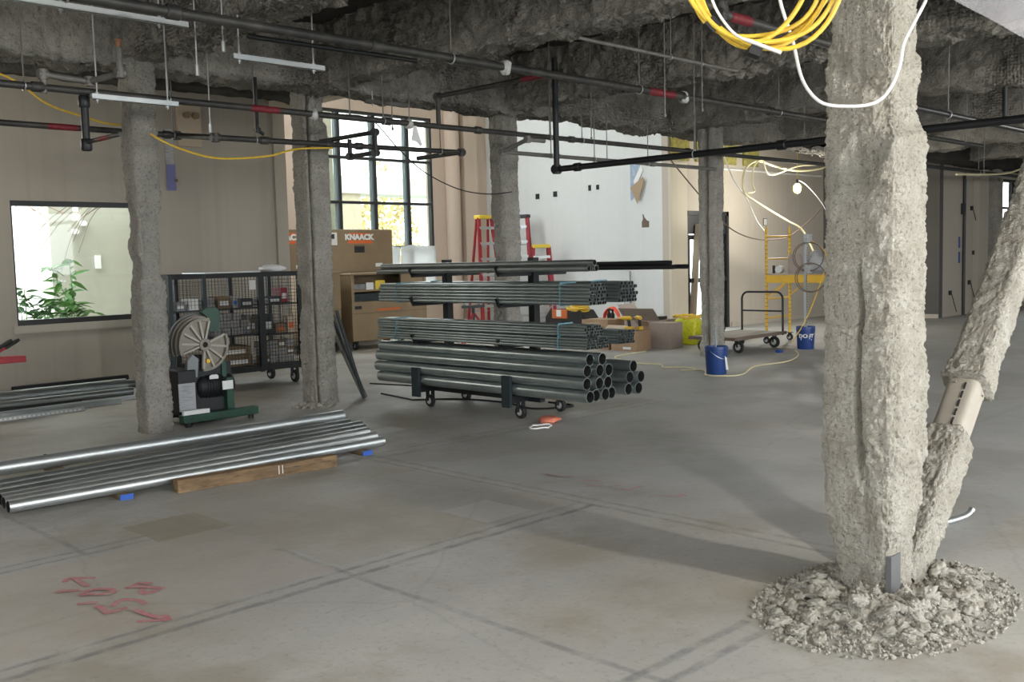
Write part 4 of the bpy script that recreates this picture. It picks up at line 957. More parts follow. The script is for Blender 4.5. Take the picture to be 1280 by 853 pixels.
solo(MB().box(14.96, 15.14, 9.72, 9.94, 0, .27).box(14.95, 15.15, 9.71, 9.95, .25, .29), 'black_bin', 'rubber', 'black bin tucked behind the yellow sack', 'bin', (15.0, 9.84, 0), bev=.01)

# ---- blue buckets
def bucket(label, u, v, rz=0, text=None):
    e = thing('bucket', label, 'bucket', (u, v, 0), rz)
    MB().lathe([(0, 0), (.130, 0), (.133, .01), (.148, .30), (.153, .30), (.153, .315), (.149, .318), (.149, .335), (.155, .337), (.155, .355), (.152, .368), (.145, .368), (.143, .33), (.128, .015), (0, .012)], n=32).build('pail', 'blue_bucket', e)
    MB().tube(arc((0, 0, .32), .157, R(185), R(355), 16, (1, 0, 0), (0, .9, .75)), .0035, 6).build('wire_handle', 'galv', e)
    return e
k1 = bucket('blue bucket with a white torn label at the foot of the dark coated column', 11.25, 7.36)
MB().prism([(-.02, 0), (.03, 0), (-.02, .16), (-.06, .19)], (.02, -.148, .06), (1, -.1, 0), (0, -.06, 1), (0, -1, 0), .003).build('torn_label', 'label_white', k1)
MB().tube([(-.02, -.02, .01), (-.03, 0, .6)], .012, 8).build('stirring_rod', 'mullion', k1)
k2 = bucket('blue bucket with white lettering holding the slotted strut pole', 14.92, 8.05, R(-57))
for txt, size, z in (('DO IT', .085, .19), ('TOGETHER', .026, .15)):
    if txt == 'DO IT': me = text_mesh(txt, size, .001, 0, .003)
    else: me = MB().box(-.09, .09, .0, .012, 0, .001).box(-.09, .06, .018, .028, 0, .001).mesh('t', None)
    for q in me.vertices:
        a = q.co.x/.142; y = q.co.y; r = .1415+.048*(z+y-.14)/.3+.0025+q.co.z*.3
        q.co = (math.sin(a)*r, -math.cos(a)*r, z+y)
    me.materials.clear(); me.materials.append(MAT['white_paint']); o = bpy.data.objects.new('lettering', me); link(o, k2)
sp = thing('strut_stand', 'slotted metal strut pole with grey boxes and brown hoops, standing in the lettered bucket', 'stand', (14.92, 8.05, .02))
wb(MB().box(14.90, 14.94, 8.03, 8.035, .02, 1.86).box(14.90, 14.905, 8.035, 8.07, .02, 1.86).box(14.935, 14.94, 8.035, 8.07, .02, 1.86), 'pole', 'galv', sp)
mb = MB()
for i in range(34): mb.box(14.912, 14.928, 8.0285, 8.0305, .42+i*.042, .445+i*.042)
wb(mb, 'slots', 'hole', sp, kind='stuff')
for z in (1.80, 1.30): wb(MB().box(14.84, 15.0, 7.97, 8.03, z-.07, z+.07), 'junction_box', 'label_grey', sp, bev=.008)
EX = Vector((.42, -.90, 0)).normalized()
for c, r, k in (((14.92, 8.0, 1.50), .225, 0), ((14.9, 7.95, 1.16), .225, 1)):
    for j in range(2): wb(MB().tube([Vector(c)+EX*(r+j*.012)*math.cos(a)+Vector((0, .02*j-.015, (r+j*.014)*math.sin(a))) for a in [2*math.pi*i/36 for i in range(36)]], .009, 6, closed=True), 'hoop', 'bark', sp)
wb(MB().tube(smooth([(14.95, 7.95, 1.75), (15.15, 7.8, 1.5), (15.05, 7.9, .95), (14.8, 8.0, .45), (14.72, 8.2, .1)], 6), .008, 6), 'hanging_cord', 'yellow_cable', sp)

# ---- platform truck
pc = thing('platform_truck', 'flat wooden platform truck with black tube handle beside the scaffold', 'cart', (14.25, 8.9, 0))
for k in range(5): wb(MB().box(13.50, 15.05, 8.50+k*.162, 8.50+k*.162+.158, .235, .262), 'deck_board', 'plank', pc)
wb(MB().box(13.48, 15.07, 8.475, 8.498, .215, .266).box(13.48, 15.07, 9.312, 9.335, .215, .266).box(13.46, 13.50, 8.475, 9.335, .215, .266), 'deck_edge', 'bark', pc)
wb(MB().tube(smooth([(15.02, 8.52, .2), (15.02, 8.52, .8)], 2)[:-1]+arc((15.02, 8.64, .80), .12, R(180), R(90), 8, (0, 1, 0), (0, 0, 1))+arc((15.02, 9.18, .80), .12, R(90), 0, 8, (0, 1, 0), (0, 0, 1))+[Vector((15.02, 9.30, .2))], .018, 10), 'handle', 'black_steel', pc)
wb(MB().tube([(15.02, 8.52, .60), (15.02, 9.30, .60)], .015, 10), 'handle_crossbar', 'black_steel', pc)
for u, v in ((13.75, 8.58), (13.75, 9.25), (14.85, 8.58), (14.85, 9.25)): caster(pc, u, v, .095, w=.05, top=.215)

# ---- yellow baker scaffold
sc = thing('scaffold', 'yellow rolling scaffold with a plank deck against the tan wall', 'scaffold', (15.9, 8.2, 0))
UA, UB, VA, VB = 15.42, 16.22, 9.06, 7.2
for v in (VA, VB):
    for u in (UA, UB):
        wb(MB().tube([(u, v, .14), (u, v, 1.98)], .024, 10).tube([(u, v, 1.98), (u, v, 2.05)], [.018, .010], 8), 'upright', 'yellow', sc)
        mb = MB()
        for i in range(24): mb.lathe([(.0245, -.006), (.0252, 0), (.0245, .006)], (u, v, .3+i*.07), n=8)
        wb(mb, 'pin_holes', 'tan_dark', sc, kind='stuff')
        caster(sc, u, v, .06, w=.04, top=.14)
    for z in (.45, .78, 1.10, 1.47, 1.86): wb(MB().tube([(UA, v, z), (UB, v, z)], .015, 8), 'rung', 'yellow', sc)
for u in (UA, UB):
    wb(MB().box(u-.02, u+.02, VB, VA, 1.06, 1.19), 'side_rail', 'yellow', sc)
    wb(MB().bar((u, VA, .82), (u, VA-.42, 1.10), .02), 'brace', 'yellow', sc); wb(MB().bar((u, VB, .82), (u, VB+.42, 1.10), .02), 'brace', 'yellow', sc)
for k in range(4): wb(MB().box(UA+.03+k*.19, UA+.21+k*.19, VB, VA+.02, 1.195, 1.215), 'deck_plank', 'plank', sc)
wb(MB().bar((UA, VA, .75), (UB, VA, 1.08), .02), 'diagonal', 'yellow', sc)
solo(MB().lathe([(0, 0), (.06, 0), (.07, .2), (.06, .22), (0, .22)], (15.55, 8.9, 1.285), (.9, .3, .0), 16), 'paper_roll', 'label_white', 'white paper roll lying on the scaffold deck', 'paper roll', (15.55, 8.9, 1.215))
solo(MB().lathe([(0, 0), (.12, 0), (.125, .02), (.125, .26), (.10, .31), (.10, .33), (0, .33)], (15.62, 8.62, 1.215), (0, 0, 1), 20), 'plastic_tub', 'card_grey', 'brown tub standing on the scaffold deck', 'tub', (15.62, 8.62, 1.215))
blob('plastic_bag', 15.85, 8.35, 1.215, .16, .2, .19, 'label_grey', 'crumpled grey plastic bag on the scaffold deck', 'bag', 12, .35)

# ---- small things on the floor
blob('rag', 7.02, 6.50, 0, .10, .09, .035, 'rag', 'crumpled orange rag on the floor beside the rack caster', 'rag', 21, .5)
solo(MB().tube(smooth([(6.80+.11*math.cos(a)+.03*math.cos(3*a), 6.40+.10*math.sin(a), .007+.004*math.sin(5*a)) for a in [i*.5 for i in range(26)]], 3), .006, 6), 'cord_loop', 'white_cable', 'white cord loop on the floor beside the orange rag', 'cord', (6.8, 6.4, 0))
for p, q, lab in (((7.91, 10.5), (8.1, 9.75), 'thin dark rod on the floor behind the rack, farthest of the two'), ((7.38, 9.58), (7.24, 8.8), 'thin dark rod on the floor sticking out from under the rack end')):
    solo(MB().bar((*p, .008), (*q, .008), .016), 'thin_rod', 'dark_item', lab, 'rod', (*p, 0))
solo(MB().tube(smooth([(7.24, 8.8, .01), (7.6, 8.4, .01), (7.7, 7.8, .01), (7.55, 7.2, .012), (7.95, 7.0, .01), (8.0, 7.4, .01)], 8), .011, 6), 'tangled_wire', 'rubber', 'black cord lying on the floor under the rack', 'cord', (7.5, 7.6, 0))
solo(MB().tube(smooth([(13.2, 10.0, .009), (12.3, 9.9, .009), (11.98, 9.57, .009), (11.8, 9.2, .009), (11.69, 8.97, .009), (11.7, 8.6, .009), (11.45, 8.36, .009), (11.6, 8.1, .009), (11.44, 7.82, .009), (11.2, 7.9, .02), (11.45, 7.7, .009), (11.2, 7.5, .009), (11.0, 7.35, .009), (11.02, 7.12, .009), (11.3, 7.0, .009), (12.2, 7.35, .009), (13.0, 7.3, .009), (13.86, 7.6, .009), (14.5, 8.0, .009)], 6), .009, 6), 'extension_cord', 'pale_cable', 'pale yellow extension cord winding over the floor past the blue bucket', 'cord', (12, 8.5, 0))
solo(MB().tube(smooth([(5.6, 2.30, .02), (5.75, 2.22, .02), (5.88, 2.165, .035), (5.93, 2.15, .055)], 5), .018, 10).lathe([(.021, 0), (.021, .02)], (5.93, 2.15, .055), (.7, -.2, .6), 10), 'conduit_elbow', 'galv', 'bent galvanised conduit elbow on the floor behind the diagonal brace', 'conduit', (5.75, 2.2, 0))
solo(MB().cbox((10.9, 12.1, .012), (.3, .12, .02)), 'steel_offcut', 'dark_item', 'flat dark steel offcut lying on the floor in front of the tan cabinets', 'offcut', (10.9, 12.1, 0))
solo(MB().box(14.1, 14.2, 8.05, 8.13, 0, .04).box(14.12, 14.18, 8.07, 8.11, .04, .045), 'blue_scrap', 'blue_box', 'small blue scrap box on the floor by the lettered bucket', 'scrap', (14.2, 8.1, 0))
wd = MB().box(15.6, 15.95, 9.75, 9.85, 0, .09); solo(wd, 'wood_offcut', 'wood_dark', 'short wood offcut on the floor by the glass entrance', 'offcut', (15.8, 9.8, 0), bev=.004)
# sprayed layout marks
def stroke(pts, w=.022):
    P = [Vector((a, b, .002+.0006*((int(pts[0][0]*977)+int(pts[0][1]*1013)) % 9))) for a, b in pts]; P = smooth(P, 5) if len(P) > 2 else [P[0].lerp(P[1], i/5) for i in range(6)]
    vs = []; fs = []
    for i, p in enumerate(P):
        d = P[min(i+1, len(P)-1)]-P[max(i-1, 0)]; d.normalize(); n = Vector((-d.y, d.x, 0))*w*(.7+.5*math.sin(i*1.7+p.x*9)**2)/2
        vs += [p+n, p-n]
    fs = [(2*i, 2*i+1, 2*i+3, 2*i+2) for i in range(len(P)-1)]
    return vs, fs
STROKES_A = [[(1.909,5.169),(1.942,5.217),(1.977,5.197),(2.046,5.119)],[(1.971,5.183),(1.964,5.09),(1.964,5.01)],[(1.81,5.042),(1.857,5.014),(1.904,4.97)],[(1.877,4.889),(1.915,4.925),(1.971,4.919),(2.016,4.855),(2.003,4.807),(1.963,4.815),(1.908,4.879),(1.875,4.878)],[(1.814,4.776),(1.856,4.753),(1.893,4.72)],[(1.868,4.674),(1.869,4.595),(1.852,4.531)],[(1.848,4.535),(1.888,4.536),(1.954,4.539)],[(1.918,4.611),(1.972,4.674),(2.011,4.658),(2.041,4.593),(2.036,4.528)],[(2.077,4.83),(2.134,4.847),(2.175,4.87)],[(2.085,4.835),(2.133,4.792),(2.205,4.671)],[(2.158,4.847),(2.196,4.788)],[(2.128,4.756),(2.103,4.677),(2.177,4.677)],[(1.966,4.482),(1.974,4.377),(2.004,4.25)],[(1.905,4.331),(1.955,4.289),(2.01,4.239)],[(2.029,4.325),(2.022,4.275),(2.009,4.232)]]
STROKES_B = [[(5.326,4.965),(5.315,4.849),(5.37,4.747)],[(5.314,4.631),(5.377,4.551),(5.38,4.487)],[(5.224,4.476),(5.277,4.381)],[(5.283,4.344),(5.373,4.3)],[(5.279,4.236),(5.31,4.168),(5.445,4.169)],[(5.294,3.917),(5.34,3.844),(5.396,3.789)],[(5.426,3.858),(5.399,3.786),(5.34,3.807)]]
def paint(label, strokes, w, m='pink_paint'):
    e = thing('paint_mark', label, 'paint mark', (strokes[0][0][0], strokes[0][0][1], 0))
    for s in strokes: wb(MB().add(*stroke(s, w)), 'stroke', m, e, ang=0)
paint('faded red spray-painted numbers and arrows on the dusty floor', STROKES_A, .032)
paint('faint pink spray-painted scrawl on the floor beyond the ghost lines', STROKES_B, .035, 'pink_faint')

# ------------------------------------------------------------------ things on the walls
def plate(label, name, cat, axis, u, v, z, w, h, m='hole', rim='label_grey'):
    e = thing(name, label, cat, (u, v, z))
    if axis == 'u': MB().box(-.012, 0, -w/2, w/2, -h/2, h/2).build('box_rim', rim, e); MB().box(-.014, -.012, -w*.42, w*.42, -h*.43, h*.43).build('opening', m, e)
    else: MB().box(-w/2, w/2, -.012, 0, -h/2, h/2).build('box_rim', rim, e); MB().box(-w*.42, w*.42, -.014, -.012, -h*.43, h*.43).build('opening', m, e)
plate('open electrical box on the white wall, farthest from the torn drywall', 'outlet_box', 'outlet box', 'u', 16.6, 15.55, 2.97, .11, .12, rim='hole')
plate('open electrical box on the white wall, second from the ladders', 'outlet_box', 'outlet box', 'u', 16.6, 15.01, 2.99, .11, .12, rim='hole')
plate('narrow electrical box hole on the white wall with a dark rim', 'outlet_box', 'outlet box', 'u', 16.6, 14.01, 3.06, .07, .12, rim='hole')
plate('electrical box with white cover ring on the white wall', 'outlet_box', 'outlet box', 'u', 16.6, 13.78, 3.06, .10, .12, rim='white_paint')
plate('small vertical switch hole low on the tan wall above the platform truck', 'outlet_box', 'outlet box', 'v', 20.4, 11.8, 1.19, .10, .18, rim='hole')
plate('open box with a white plate inside on the tan wall above the scaffold', 'outlet_box', 'outlet box', 'v', 20.03, 11.8, 2.26, .16, .16, rim='hole', m='label_white')
tg = thing('wall_hole', 'ragged hole cut in the furred white wall strip', 'hole', (16.38, 12.37, 2.22))
MB().prism([(-.09, -.07), (.09, -.07), (.09, .06), (.05, .06), (-.02, .13), (-.05, .2), (-.07, .2), (-.06, .1), (-.09, .04)], (-.004, 0, 0), (0, -1, 0), (0, 0, 1), (1, 0, 0), .004).build('cavity', 'bark', tg)
fl = thing('drywall_flap', 'torn triangular drywall flap hanging from the white wall', 'drywall', (16.36, 12.5, 2.9))
MB().prism([(0, -.27), (.16, .17), (.13, .26), (-.16, .06)], (-.06, 0, 0), (.15, -1, 0), (0, 0, 1), (-1, 0, 0), .013).build('flap', 'drywall_back', fl)
MB().prism([(-.10, .05), (.10, .40), (.04, .5), (-.14, .2)], (.005, 0, 0), (0, -1, 0), (0, 0, 1), (-1, 0, 0), .006).build('torn_face', 'white_paint', fl)
tp = thing('torn_paper', 'torn bluish drywall paper strip at the corner of the white wall', 'paper', (16.37, 12.70, 2.7))
MB().prism([(-.02, 0), (.05, .06), (.08, .2), (.22, .3), (.22, .75), (-.03, .75), (-.03, .1)], (0, 0, 0), (0, -1, 0), (0, 0, 1), (-1, 0, 0), .004).build('strip', 'teal_paper', tp)
wc = thing('wall_conduit', 'thin conduit stub with a small box rising along the white wall', 'conduit', (16.3, 12.72, 0))
wb(MB().tube([(16.3, 12.72, 0), (16.3, 12.72, 1.27)], .02, 10), 'conduit', 'galv_dull', wc); wb(MB().box(16.26, 16.32, 12.8, 12.92, .68, .84), 'box', 'label_grey', wc, bev=.005)
wb(MB().tube([(16.3, 12.88, .68), (16.3, 12.88, .5), (16.3, 12.74, .4)], .008, 6), 'whip', 'galv_dull', wc)
pp = thing('paper_notice', 'purple paper patch stuck high on the beige window wall', 'paper', (7.0, 13.88, 2.9))
MB().box(-.07, .07, -.004, .002, -.19, .19).build('sheet', 'purple_paper', pp); MB().box(.05, .09, -.02, .002, -.06, -.02).build('clip', 'tan_dark', pp)
MB().box(-.07, .05, -.003, .018, .19, .7).build('grey_patch', 'label_grey', pp)
ws = thing('wall_box', 'pale wall box with two brown pipe stubs high on the beige wall', 'wall box', (7.3, 13.88, 3.66))
MB().box(-.18, .2, -.05, .018, -.3, .3).build('panel', 'card_pale', ws, bev=.01)
for dx in (-.05, .09): MB().lathe([(0, 0), (.05, 0), (.05, .06), (0, .06)], (dx, -.05, .15), (0, -1, 0), 12).build('stub', 'tan', ws)
rg = thing('wall_bracket', 'white round bracket on the peach wall beside the fluffy column', 'bracket', (9.95, 17.18, 2.85))
MB().lathe([(.03, 0), (.09, 0), (.09, .03), (.03, .03)], (0, .015, 0), (0, -1, 0), 18).build('ring', 'white_paint', rg)
lb = thing('leaning_board', 'pale board leaning inside the black glass entrance', 'board', (17.1, 11.76, 0))
MB().bar((0, 0, .02), (.26, .02, 2.2), .16, .02).build('board', 'card_pale', lb)
for k, u in enumerate((16.75, 17.6, 18.5, 19.4)):
    solo(MB().box(u-.3, u+.3, 11.74, 11.8, 3.46, 3.9), 'insulation_batt', 'yellow_wool', 'yellow insulation batt exposed above the tan wall', 'insulation', (u, 11.77, 3.46), group='insulation batts above the tan wall', bev=.015)
solo(MB().tube([(16.96, 11.777, 3.36), (22.6, 11.777, 3.38)], .022, 8), 'white_conduit', 'white_paint', 'white conduit running along the top of the tan wall', 'conduit', (19, 11.62, 3.36))
vc = thing('wall_conduit', 'dark vertical conduit with small boxes on the tan wall near the foliage window', 'conduit', (24.1, 8.97, 0))
wb(MB().tube([(24.1, 8.96, 0), (24.1, 8.96, 3.3)], .035, 8), 'conduit', 'frame_black', vc); wb(MB().box(23.98, 24.1, 8.93, 9.0, 2.35, 2.6), 'box', 'dark_item', vc)
for z in (1.35, 1.7): wb(MB().box(23.86, 23.93, 8.985, 9.0, z-.13, z+.13), 'blue_tape_mark', 'blue_box', vc)
for u, z in ((23.35, .55), (24.5, .75), (24.6, 2.5), (24.75, 1.45)):
    solo(MB().cbox((u, 8.98, z), (.1, .04, .1)).tube([(u+.02, 8.95, z-.04), (u+.25, 8.93, max(.1, z-.45))], .01, 6), 'cut_wire_box', 'hole', 'small dark box with a cut wire on the tan wall near the foliage window', 'wall box', (u, 8.98, z), group='cut wire boxes near the foliage window')

# ------------------------------------------------------------------ overhead pipes, struts, cables
def ovh(name, label, cat, pts, r, m='pipe_dark', bands=(), couplings=(), hangers=(), tags=(), n=12, group=None):
    P = [Vector(p) for p in pts]; e = thing(name, label, cat, P[0], 0, group); o = P[0]
    MB().tube([p-o for p in P], r, n).build('run', m, e) if len(P) == 2 else None
    if len(P) > 2:
        for a, b in zip(P, P[1:]): MB().tube([a-o, b-o], r, n).build('run', m, e)
        for p in P[1:-1]:
            mb = MB(); bm = [p-o]; mb.tube([p-o-Vector((0, 0, r*1.5)), p-o+Vector((0, 0, r*1.5))], r*1.45, n); mb.tube([p-o-Vector((r*1.5, 0, 0)), p-o+Vector((r*1.5, 0, 0))], r*1.4, n); mb.build('elbow', m, e)
    def at(t):
        L = sum((b-a).length for a, b in zip(P, P[1:])); s = t*L
        for a, b in zip(P, P[1:]):
            l = (b-a).length
            if s <= l: return a.lerp(b, s/l), (b-a).normalized()
            s -= l
        return P[-1], (P[-1]-P[-2]).normalized()
    L = sum((b-a).length for a, b in zip(P, P[1:]))
    for t, ln in bands: p, d = at(t/L); MB().tube([p-o, p-o+d*ln], r*1.06, n).build('red_band', 'red_band', e)
    for t in couplings: p, d = at(t/L); MB().tube([p-o-d*.05, p-o-d*.04, p-o+d*.04, p-o+d*.05], [r*1.15, r*1.4, r*1.4, r*1.15], n).build('coupling', m, e)
    for t in hangers:
        p, d = at(t/L); x = d.cross(Vector((0, 0, 1))).normalized()
        h = MB().tube([p-o+x*(r*1.25)*math.cos(a)+Vector((0, 0, r*1.25*math.sin(a))) for a in [2*math.pi*i/16 for i in range(16)]], .006, 5, closed=True).build('hanger_ring', 'rod', e)
        MB().tube([p-o+Vector((0, 0, r)), Vector((p.x, p.y, DECK))-o], .006, 6).build('hanger_rod', 'pipe_grey', e)
    for t in tags:
        p, d = at(t/L); b = blob('tag', 0, 0, 0, r*1.5, r*1.5, r*1.9, 'insulation', None, None, int(t*7), .35, 2); b.location = p-o-Vector((0, 0, r*1.8)); link(b, e)
    return e
ovh('sprinkler_main', 'thick dark sprinkler main crossing under the sprayed beams', 'pipe', [(-3, 6.4, 3.3), (18, 6.4, 3.3)], .0375, 'pipe_dark', bands=[(11.55, .45)], couplings=(6.3, 8.0, 12.2, 14.0), hangers=(5.6, 8.8, 11.4, 14.2), tags=(9.45, 12.2))
ovh('sprinkler_pipe', 'dark sprinkler pipe in front of the columns with a red band', 'pipe', [(-3, 8.3, 3.04), (17.5, 8.3, 3.06)], .03, 'pipe_dark', bands=[(8.0, .3)], couplings=(6.1, 9.6, 10.9, 12.5, 15), hangers=(6.0, 7.2, 9.55, 9.9, 12.1, 12.7, 15.2), tags=(8.7, 9.9))
ovh('sprinkler_pipe', 'dark sprinkler pipe passing behind the bender column then jogging forward', 'pipe', [(-3, 9.86, 2.96), (5.06, 9.86, 2.96), (5.06, 9.08, 2.86), (8.35, 9.08, 2.9), (8.35, 9.9, 2.9)], .029, 'pipe_dark', bands=[(6.75, .28)], couplings=(7.95, 9.4, 10.2, 10.6), hangers=(8.02, 9.3, 11.8))
ovh('sprinkler_pipe', 'dark pipe with a tall riser elbow in front of the white wall', 'pipe', [(8.77, 7.9, 3.9), (8.77, 7.9, 2.62), (8.77, -4, 2.62)], .035, 'pipe_black', couplings=(1.6, 4.2), hangers=(3.2, 5))
ovh('sprinkler_pipe', 'thin dark pipe with a hooked end crossing near the riser elbow', 'pipe', [(8.35, 7.7, 2.90), (8.08, 7.7, 2.90), (8.08, 8.1, 2.80), (12.4, 8.1, 2.80)], .024, 'pipe_grey', couplings=(1.6, 3.5), hangers=(1.5, 2.3, 3.4))
ovh('sprinkler_loop', 'black U-shaped pipe loop hanging in front of the tall window', 'pipe', [(6.45, 9.3, 2.93), (6.45, 8.32, 2.93), (6.45, 8.32, 2.72), (6.45, 8.76, 2.72), (6.45, 8.76, 2.9)], .024, 'pipe_black')
ovh('sprinkler_pipe', 'riser jog joining the main above the tall window corner', 'pipe', [(7.31, 8.3, 3.05), (7.31, 8.3, 3.37), (7.31, 6.45, 3.37)], .026, 'pipe_dark', bands=[(1.6, .3)])
ovh('sprinkler_drop', 'black capped drop pipe hanging in front of the window wall', 'pipe', [(3.48, 8.34, 3.02), (3.48, 8.34, 2.57)], .032, 'pipe_black', couplings=(.05, .4))
ovh('sprinkler_drop', 'short thin branch off the capped black drop', 'pipe', [(3.48, 8.34, 2.64), (3.48, 7.7, 2.64)], .018, 'pipe_dark', bands=[(.25, .2)])
lp = ovh('sprinkler_branch', 'grey looping sprinkler branch with a brass head beside the bender column', 'pipe', [(3.15, 8.3, 3.0), (3.15, 8.3, 3.15), (3.52, 8.3, 3.13), (3.62, 7.95, 3.16), (3.62, 7.95, 3.36)], .026, 'pipe_grey')
MB().lathe([(.012, 0), (.02, .02), (.02, .05), (.03, .06), (.03, .065), (0, .07)], (.47, -.35, .36), (0, 0, 1), 12).build('sprinkler_head', 'bark_red', lp)
ovh('sprinkler_drop', 'short black drop with a bent foot beside the fluffy column', 'pipe', [(5.55, 9.1, 3.5), (5.55, 9.1, 2.97), (5.62, 9.1, 2.93)], .018, 'pipe_black')
ovh('thin_pipe', 'thin dark stub pipe just below the main, ending in open air', 'pipe', [(4.22, 7.0, 3.37), (5.92, 7.0, 3.385)], .02, 'pipe_black')
ovh('thin_pipe', 'thin grey pipe hung above the main, between two beams', 'pipe', [(6.4, 5.5, 3.40), (8.8, 5.5, 3.40)], .016, 'pipe_grey', hangers=(1.3, 1.8))
ovh('sprinkler_pipe', 'dark pipe with a red band and riser beneath the yellow cable coil', 'pipe', [(5.98, 3.85, 3.8), (5.98, 3.85, 3.22), (7.6, 3.85, 3.22)], .033, 'pipe_dark', bands=[(.68, .26)], couplings=(.45,))
ovh('sprinkler_pipe', 'dark lengthwise pipe crossing under the ceiling beyond the cracked column', 'pipe', [(8.9, 4.0, 2.92), (13.5, 4.0, 2.92)], .03, 'pipe_black', hangers=(1.4, 3.6))
ovh('sprinkler_pipe', 'short dark upward stub on the lengthwise pipe beyond the cracked column', 'pipe', [(11.9, 4.0, 2.92), (11.9, 4.0, 3.35)], .03, 'pipe_black', couplings=(.06,))
ovh('thin_pipe', 'long dark pipe far back above the tan wall with foliage window', 'pipe', [(17, 7.9, 3.15), (30, 7.9, 3.15)], .035, 'pipe_black', hangers=(5, 8, 10))
def trapeze(label, pts, rods, m='galv'):
    a, b = [Vector(p) for p in pts]; e = thing('trapeze_strut', label, 'strut', a); L = (b-a).length
    MB().box(0, L, -.02, .02, 0, .003).box(0, L, -.02, -.017, 0, .042).box(0, L, .017, .02, 0, .042).build('channel', m, e)
    for t, top in rods:
        MB().tube([(t, 0, -.03), (t, 0, top-a.z)], .007, 6).build('threaded_rod', 'rod', e)
        MB().lathe([(0, -.012), (.016, -.012), (.016, 0), (0, 0)], (t, 0, -.002), n=6).build('nut', 'rod', e); MB().lathe([(0, .042), (.016, .042), (.016, .055), (0, .055)], (t, 0, 0), n=6).build('nut', 'rod', e)
trapeze('bright strut on two rods carrying pipes across the bender column', [(3.49, 8.22, 2.98), (4.24, 8.22, 2.98)], [(.05, 4.12), (.66, 4.12)])
trapeze('long bright strut hung high beside the bender column, crossing its top', [(1.2, 7.0, 3.36), (3.72, 7.0, 3.36)], [(.3, 4.1), (1.6, 4.1), (2.3, 4.1)])
trapeze('bright strut hung on rods between the bender column and the window', [(4.08, 7.0, 3.18), (4.92, 7.0, 3.18)], [(.06, 3.52), (.74, 4.1)])
trapeze('strut hung above the yellow cable coil', [(4.9, 3.3, 3.3), (7.6, 3.3, 3.3)], [(.4, 4.1), (2.3, 4.1)])
trapeze('short dull strut bracket below the beam by the tall window', [(6.9, 9.05, 3.36), (7.5, 9.05, 3.36)], [(.1, 3.5)], 'pipe_grey')
for k, (u, v, z) in enumerate(((3.78, 7.0, 3.02), (3.95, 6.9, 3.2), (2.9, 9.0, 3.1), (5.0, 9.05, 2.9))):
    e = thing('hanger_rod', 'loose threaded hanger rod with a nut hanging from the deck', 'rod', (u, v, z), 0, 'loose hanger rods')
    MB().tube([(0, 0, 0), (0, 0, 4.12-z)], .006, 6).build('rod', 'rod', e); MB().lathe([(0, 0), (.015, 0), (.015, .08), (0, .08)], n=6).build('coupling_nut', 'rod', e)
for k, (u, v, z) in enumerate(((6.35, 8.6, 3.12), (6.95, 8.65, 3.02), (7.6, 5.5, 2.85), (8.2, 5.5, 2.95), (9.05, 7.6, 2.95), (9.7, 7.9, 2.7), (12.2, 6.6, 3.0), (14, 5.2, 3.0), (17.5, 6.2, 2.8))):
    e = thing('hanger_rod', 'thin dark hanger rod hanging empty from the deck', 'rod', (u, v, z), 0, 'empty dark hanger rods')
    MB().tube([(0, 0, 0), (0, 0, 4.12-z)], .006, 6).build('rod', 'pipe_grey', e); MB().lathe([(0, 0), (.013, 0), (.013, .03), (0, .03)], n=6).build('nut', 'pipe_grey', e)
solo(MB().prism([(-.04, -.10), (.02, -.12), (.055, -.17), (.075, -.14), (.04, -.03), (.02, .05), (-.015, .05)], (6.92, 8.24, 2.97), (.8, -.6, 0), (0, 0, 1), (.6, .8, 0), .012), 'white_rag', 'plastic_white', 'white rag hanging from the banded sprinkler pipe in front of the window', 'rag', (6.9, 8.24, 2.98))

def cable(label, pts, r, m, k=8, cat='cable', name='cable'):
    return solo(MB().tube(smooth(pts, k), r, 8), name, m, label, cat, tuple(pts[0]))
cable('thin black wire sagging from the loop across the tall window', [(6.6, 9.0, 3.2), (6.94, 9, 3.17), (7.3, 9, 2.88), (7.68, 9, 2.63), (8.2, 9, 2.45), (8.7, 9, 2.4), (9.25, 9.12, 2.45)], .007, 'rubber')
cable('yellow cable swinging in toward the bender column', [(2.3, 9.6, 3.5), (3.27, 9.62, 3.36), (3.67, 9.62, 3.13), (4.0, 9.62, 3.04), (4.25, 9.62, 2.99), (4.45, 9.62, 3.0)], .010, 'yellow_cable')
cable('yellow cable drooping between the bender column and the fluffy column', [(4.35, 9.0, 2.84), (4.52, 9, 2.76), (4.8, 9, 2.68), (5.1, 9, 2.65), (5.6, 9, 2.70), (5.94, 9, 2.79), (6.4, 9.0, 2.83)], .010, 'yellow_cable')
cable('long brown wire sagging in front of the tan wall and scaffold', [(14.6, 10.5, 3.3), (14.94, 10.5, 3.06), (15.8, 10.5, 2.5), (16.54, 10.5, 2.07), (17.34, 10.5, 1.87), (18.2, 10.5, 1.84), (18.9, 10.5, 1.94), (20.09, 10.5, 2.47), (21.2, 10.5, 3.2)], .012, 'bark')
cable('pale yellow cable looping down over the tan wall to the scaffold', [(20.8, 10.5, 4.15), (20.6, 10.5, 3.6), (20.27, 10.5, 3.38), (19.2, 10.5, 3.26), (18.3, 10.5, 3.30), (17.55, 10.5, 3.38), (17.1, 10.5, 3.2), (17.0, 10.5, 2.9), (17.1, 10.5, 2.72), (17.5, 10.5, 2.58), (17.95, 10.5, 2.44), (18.7, 10.5, 2.22), (19.33, 10.5, 2.03), (19.6, 10.4, 1.6)], .022, 'pale_cable')
cable('second pale yellow loop tied beside the longer cable on the tan wall', [(20.5, 10.42, 4.12), (20.2, 10.42, 3.5), (19, 10.42, 3.34), (17.9, 10.42, 3.12), (17.6, 10.42, 3.4), (17.3, 10.42, 3.25), (17.22, 10.42, 2.95), (17.3, 10.42, 2.78), (17.05, 10.42, 2.74)], .016, 'pale_cable')
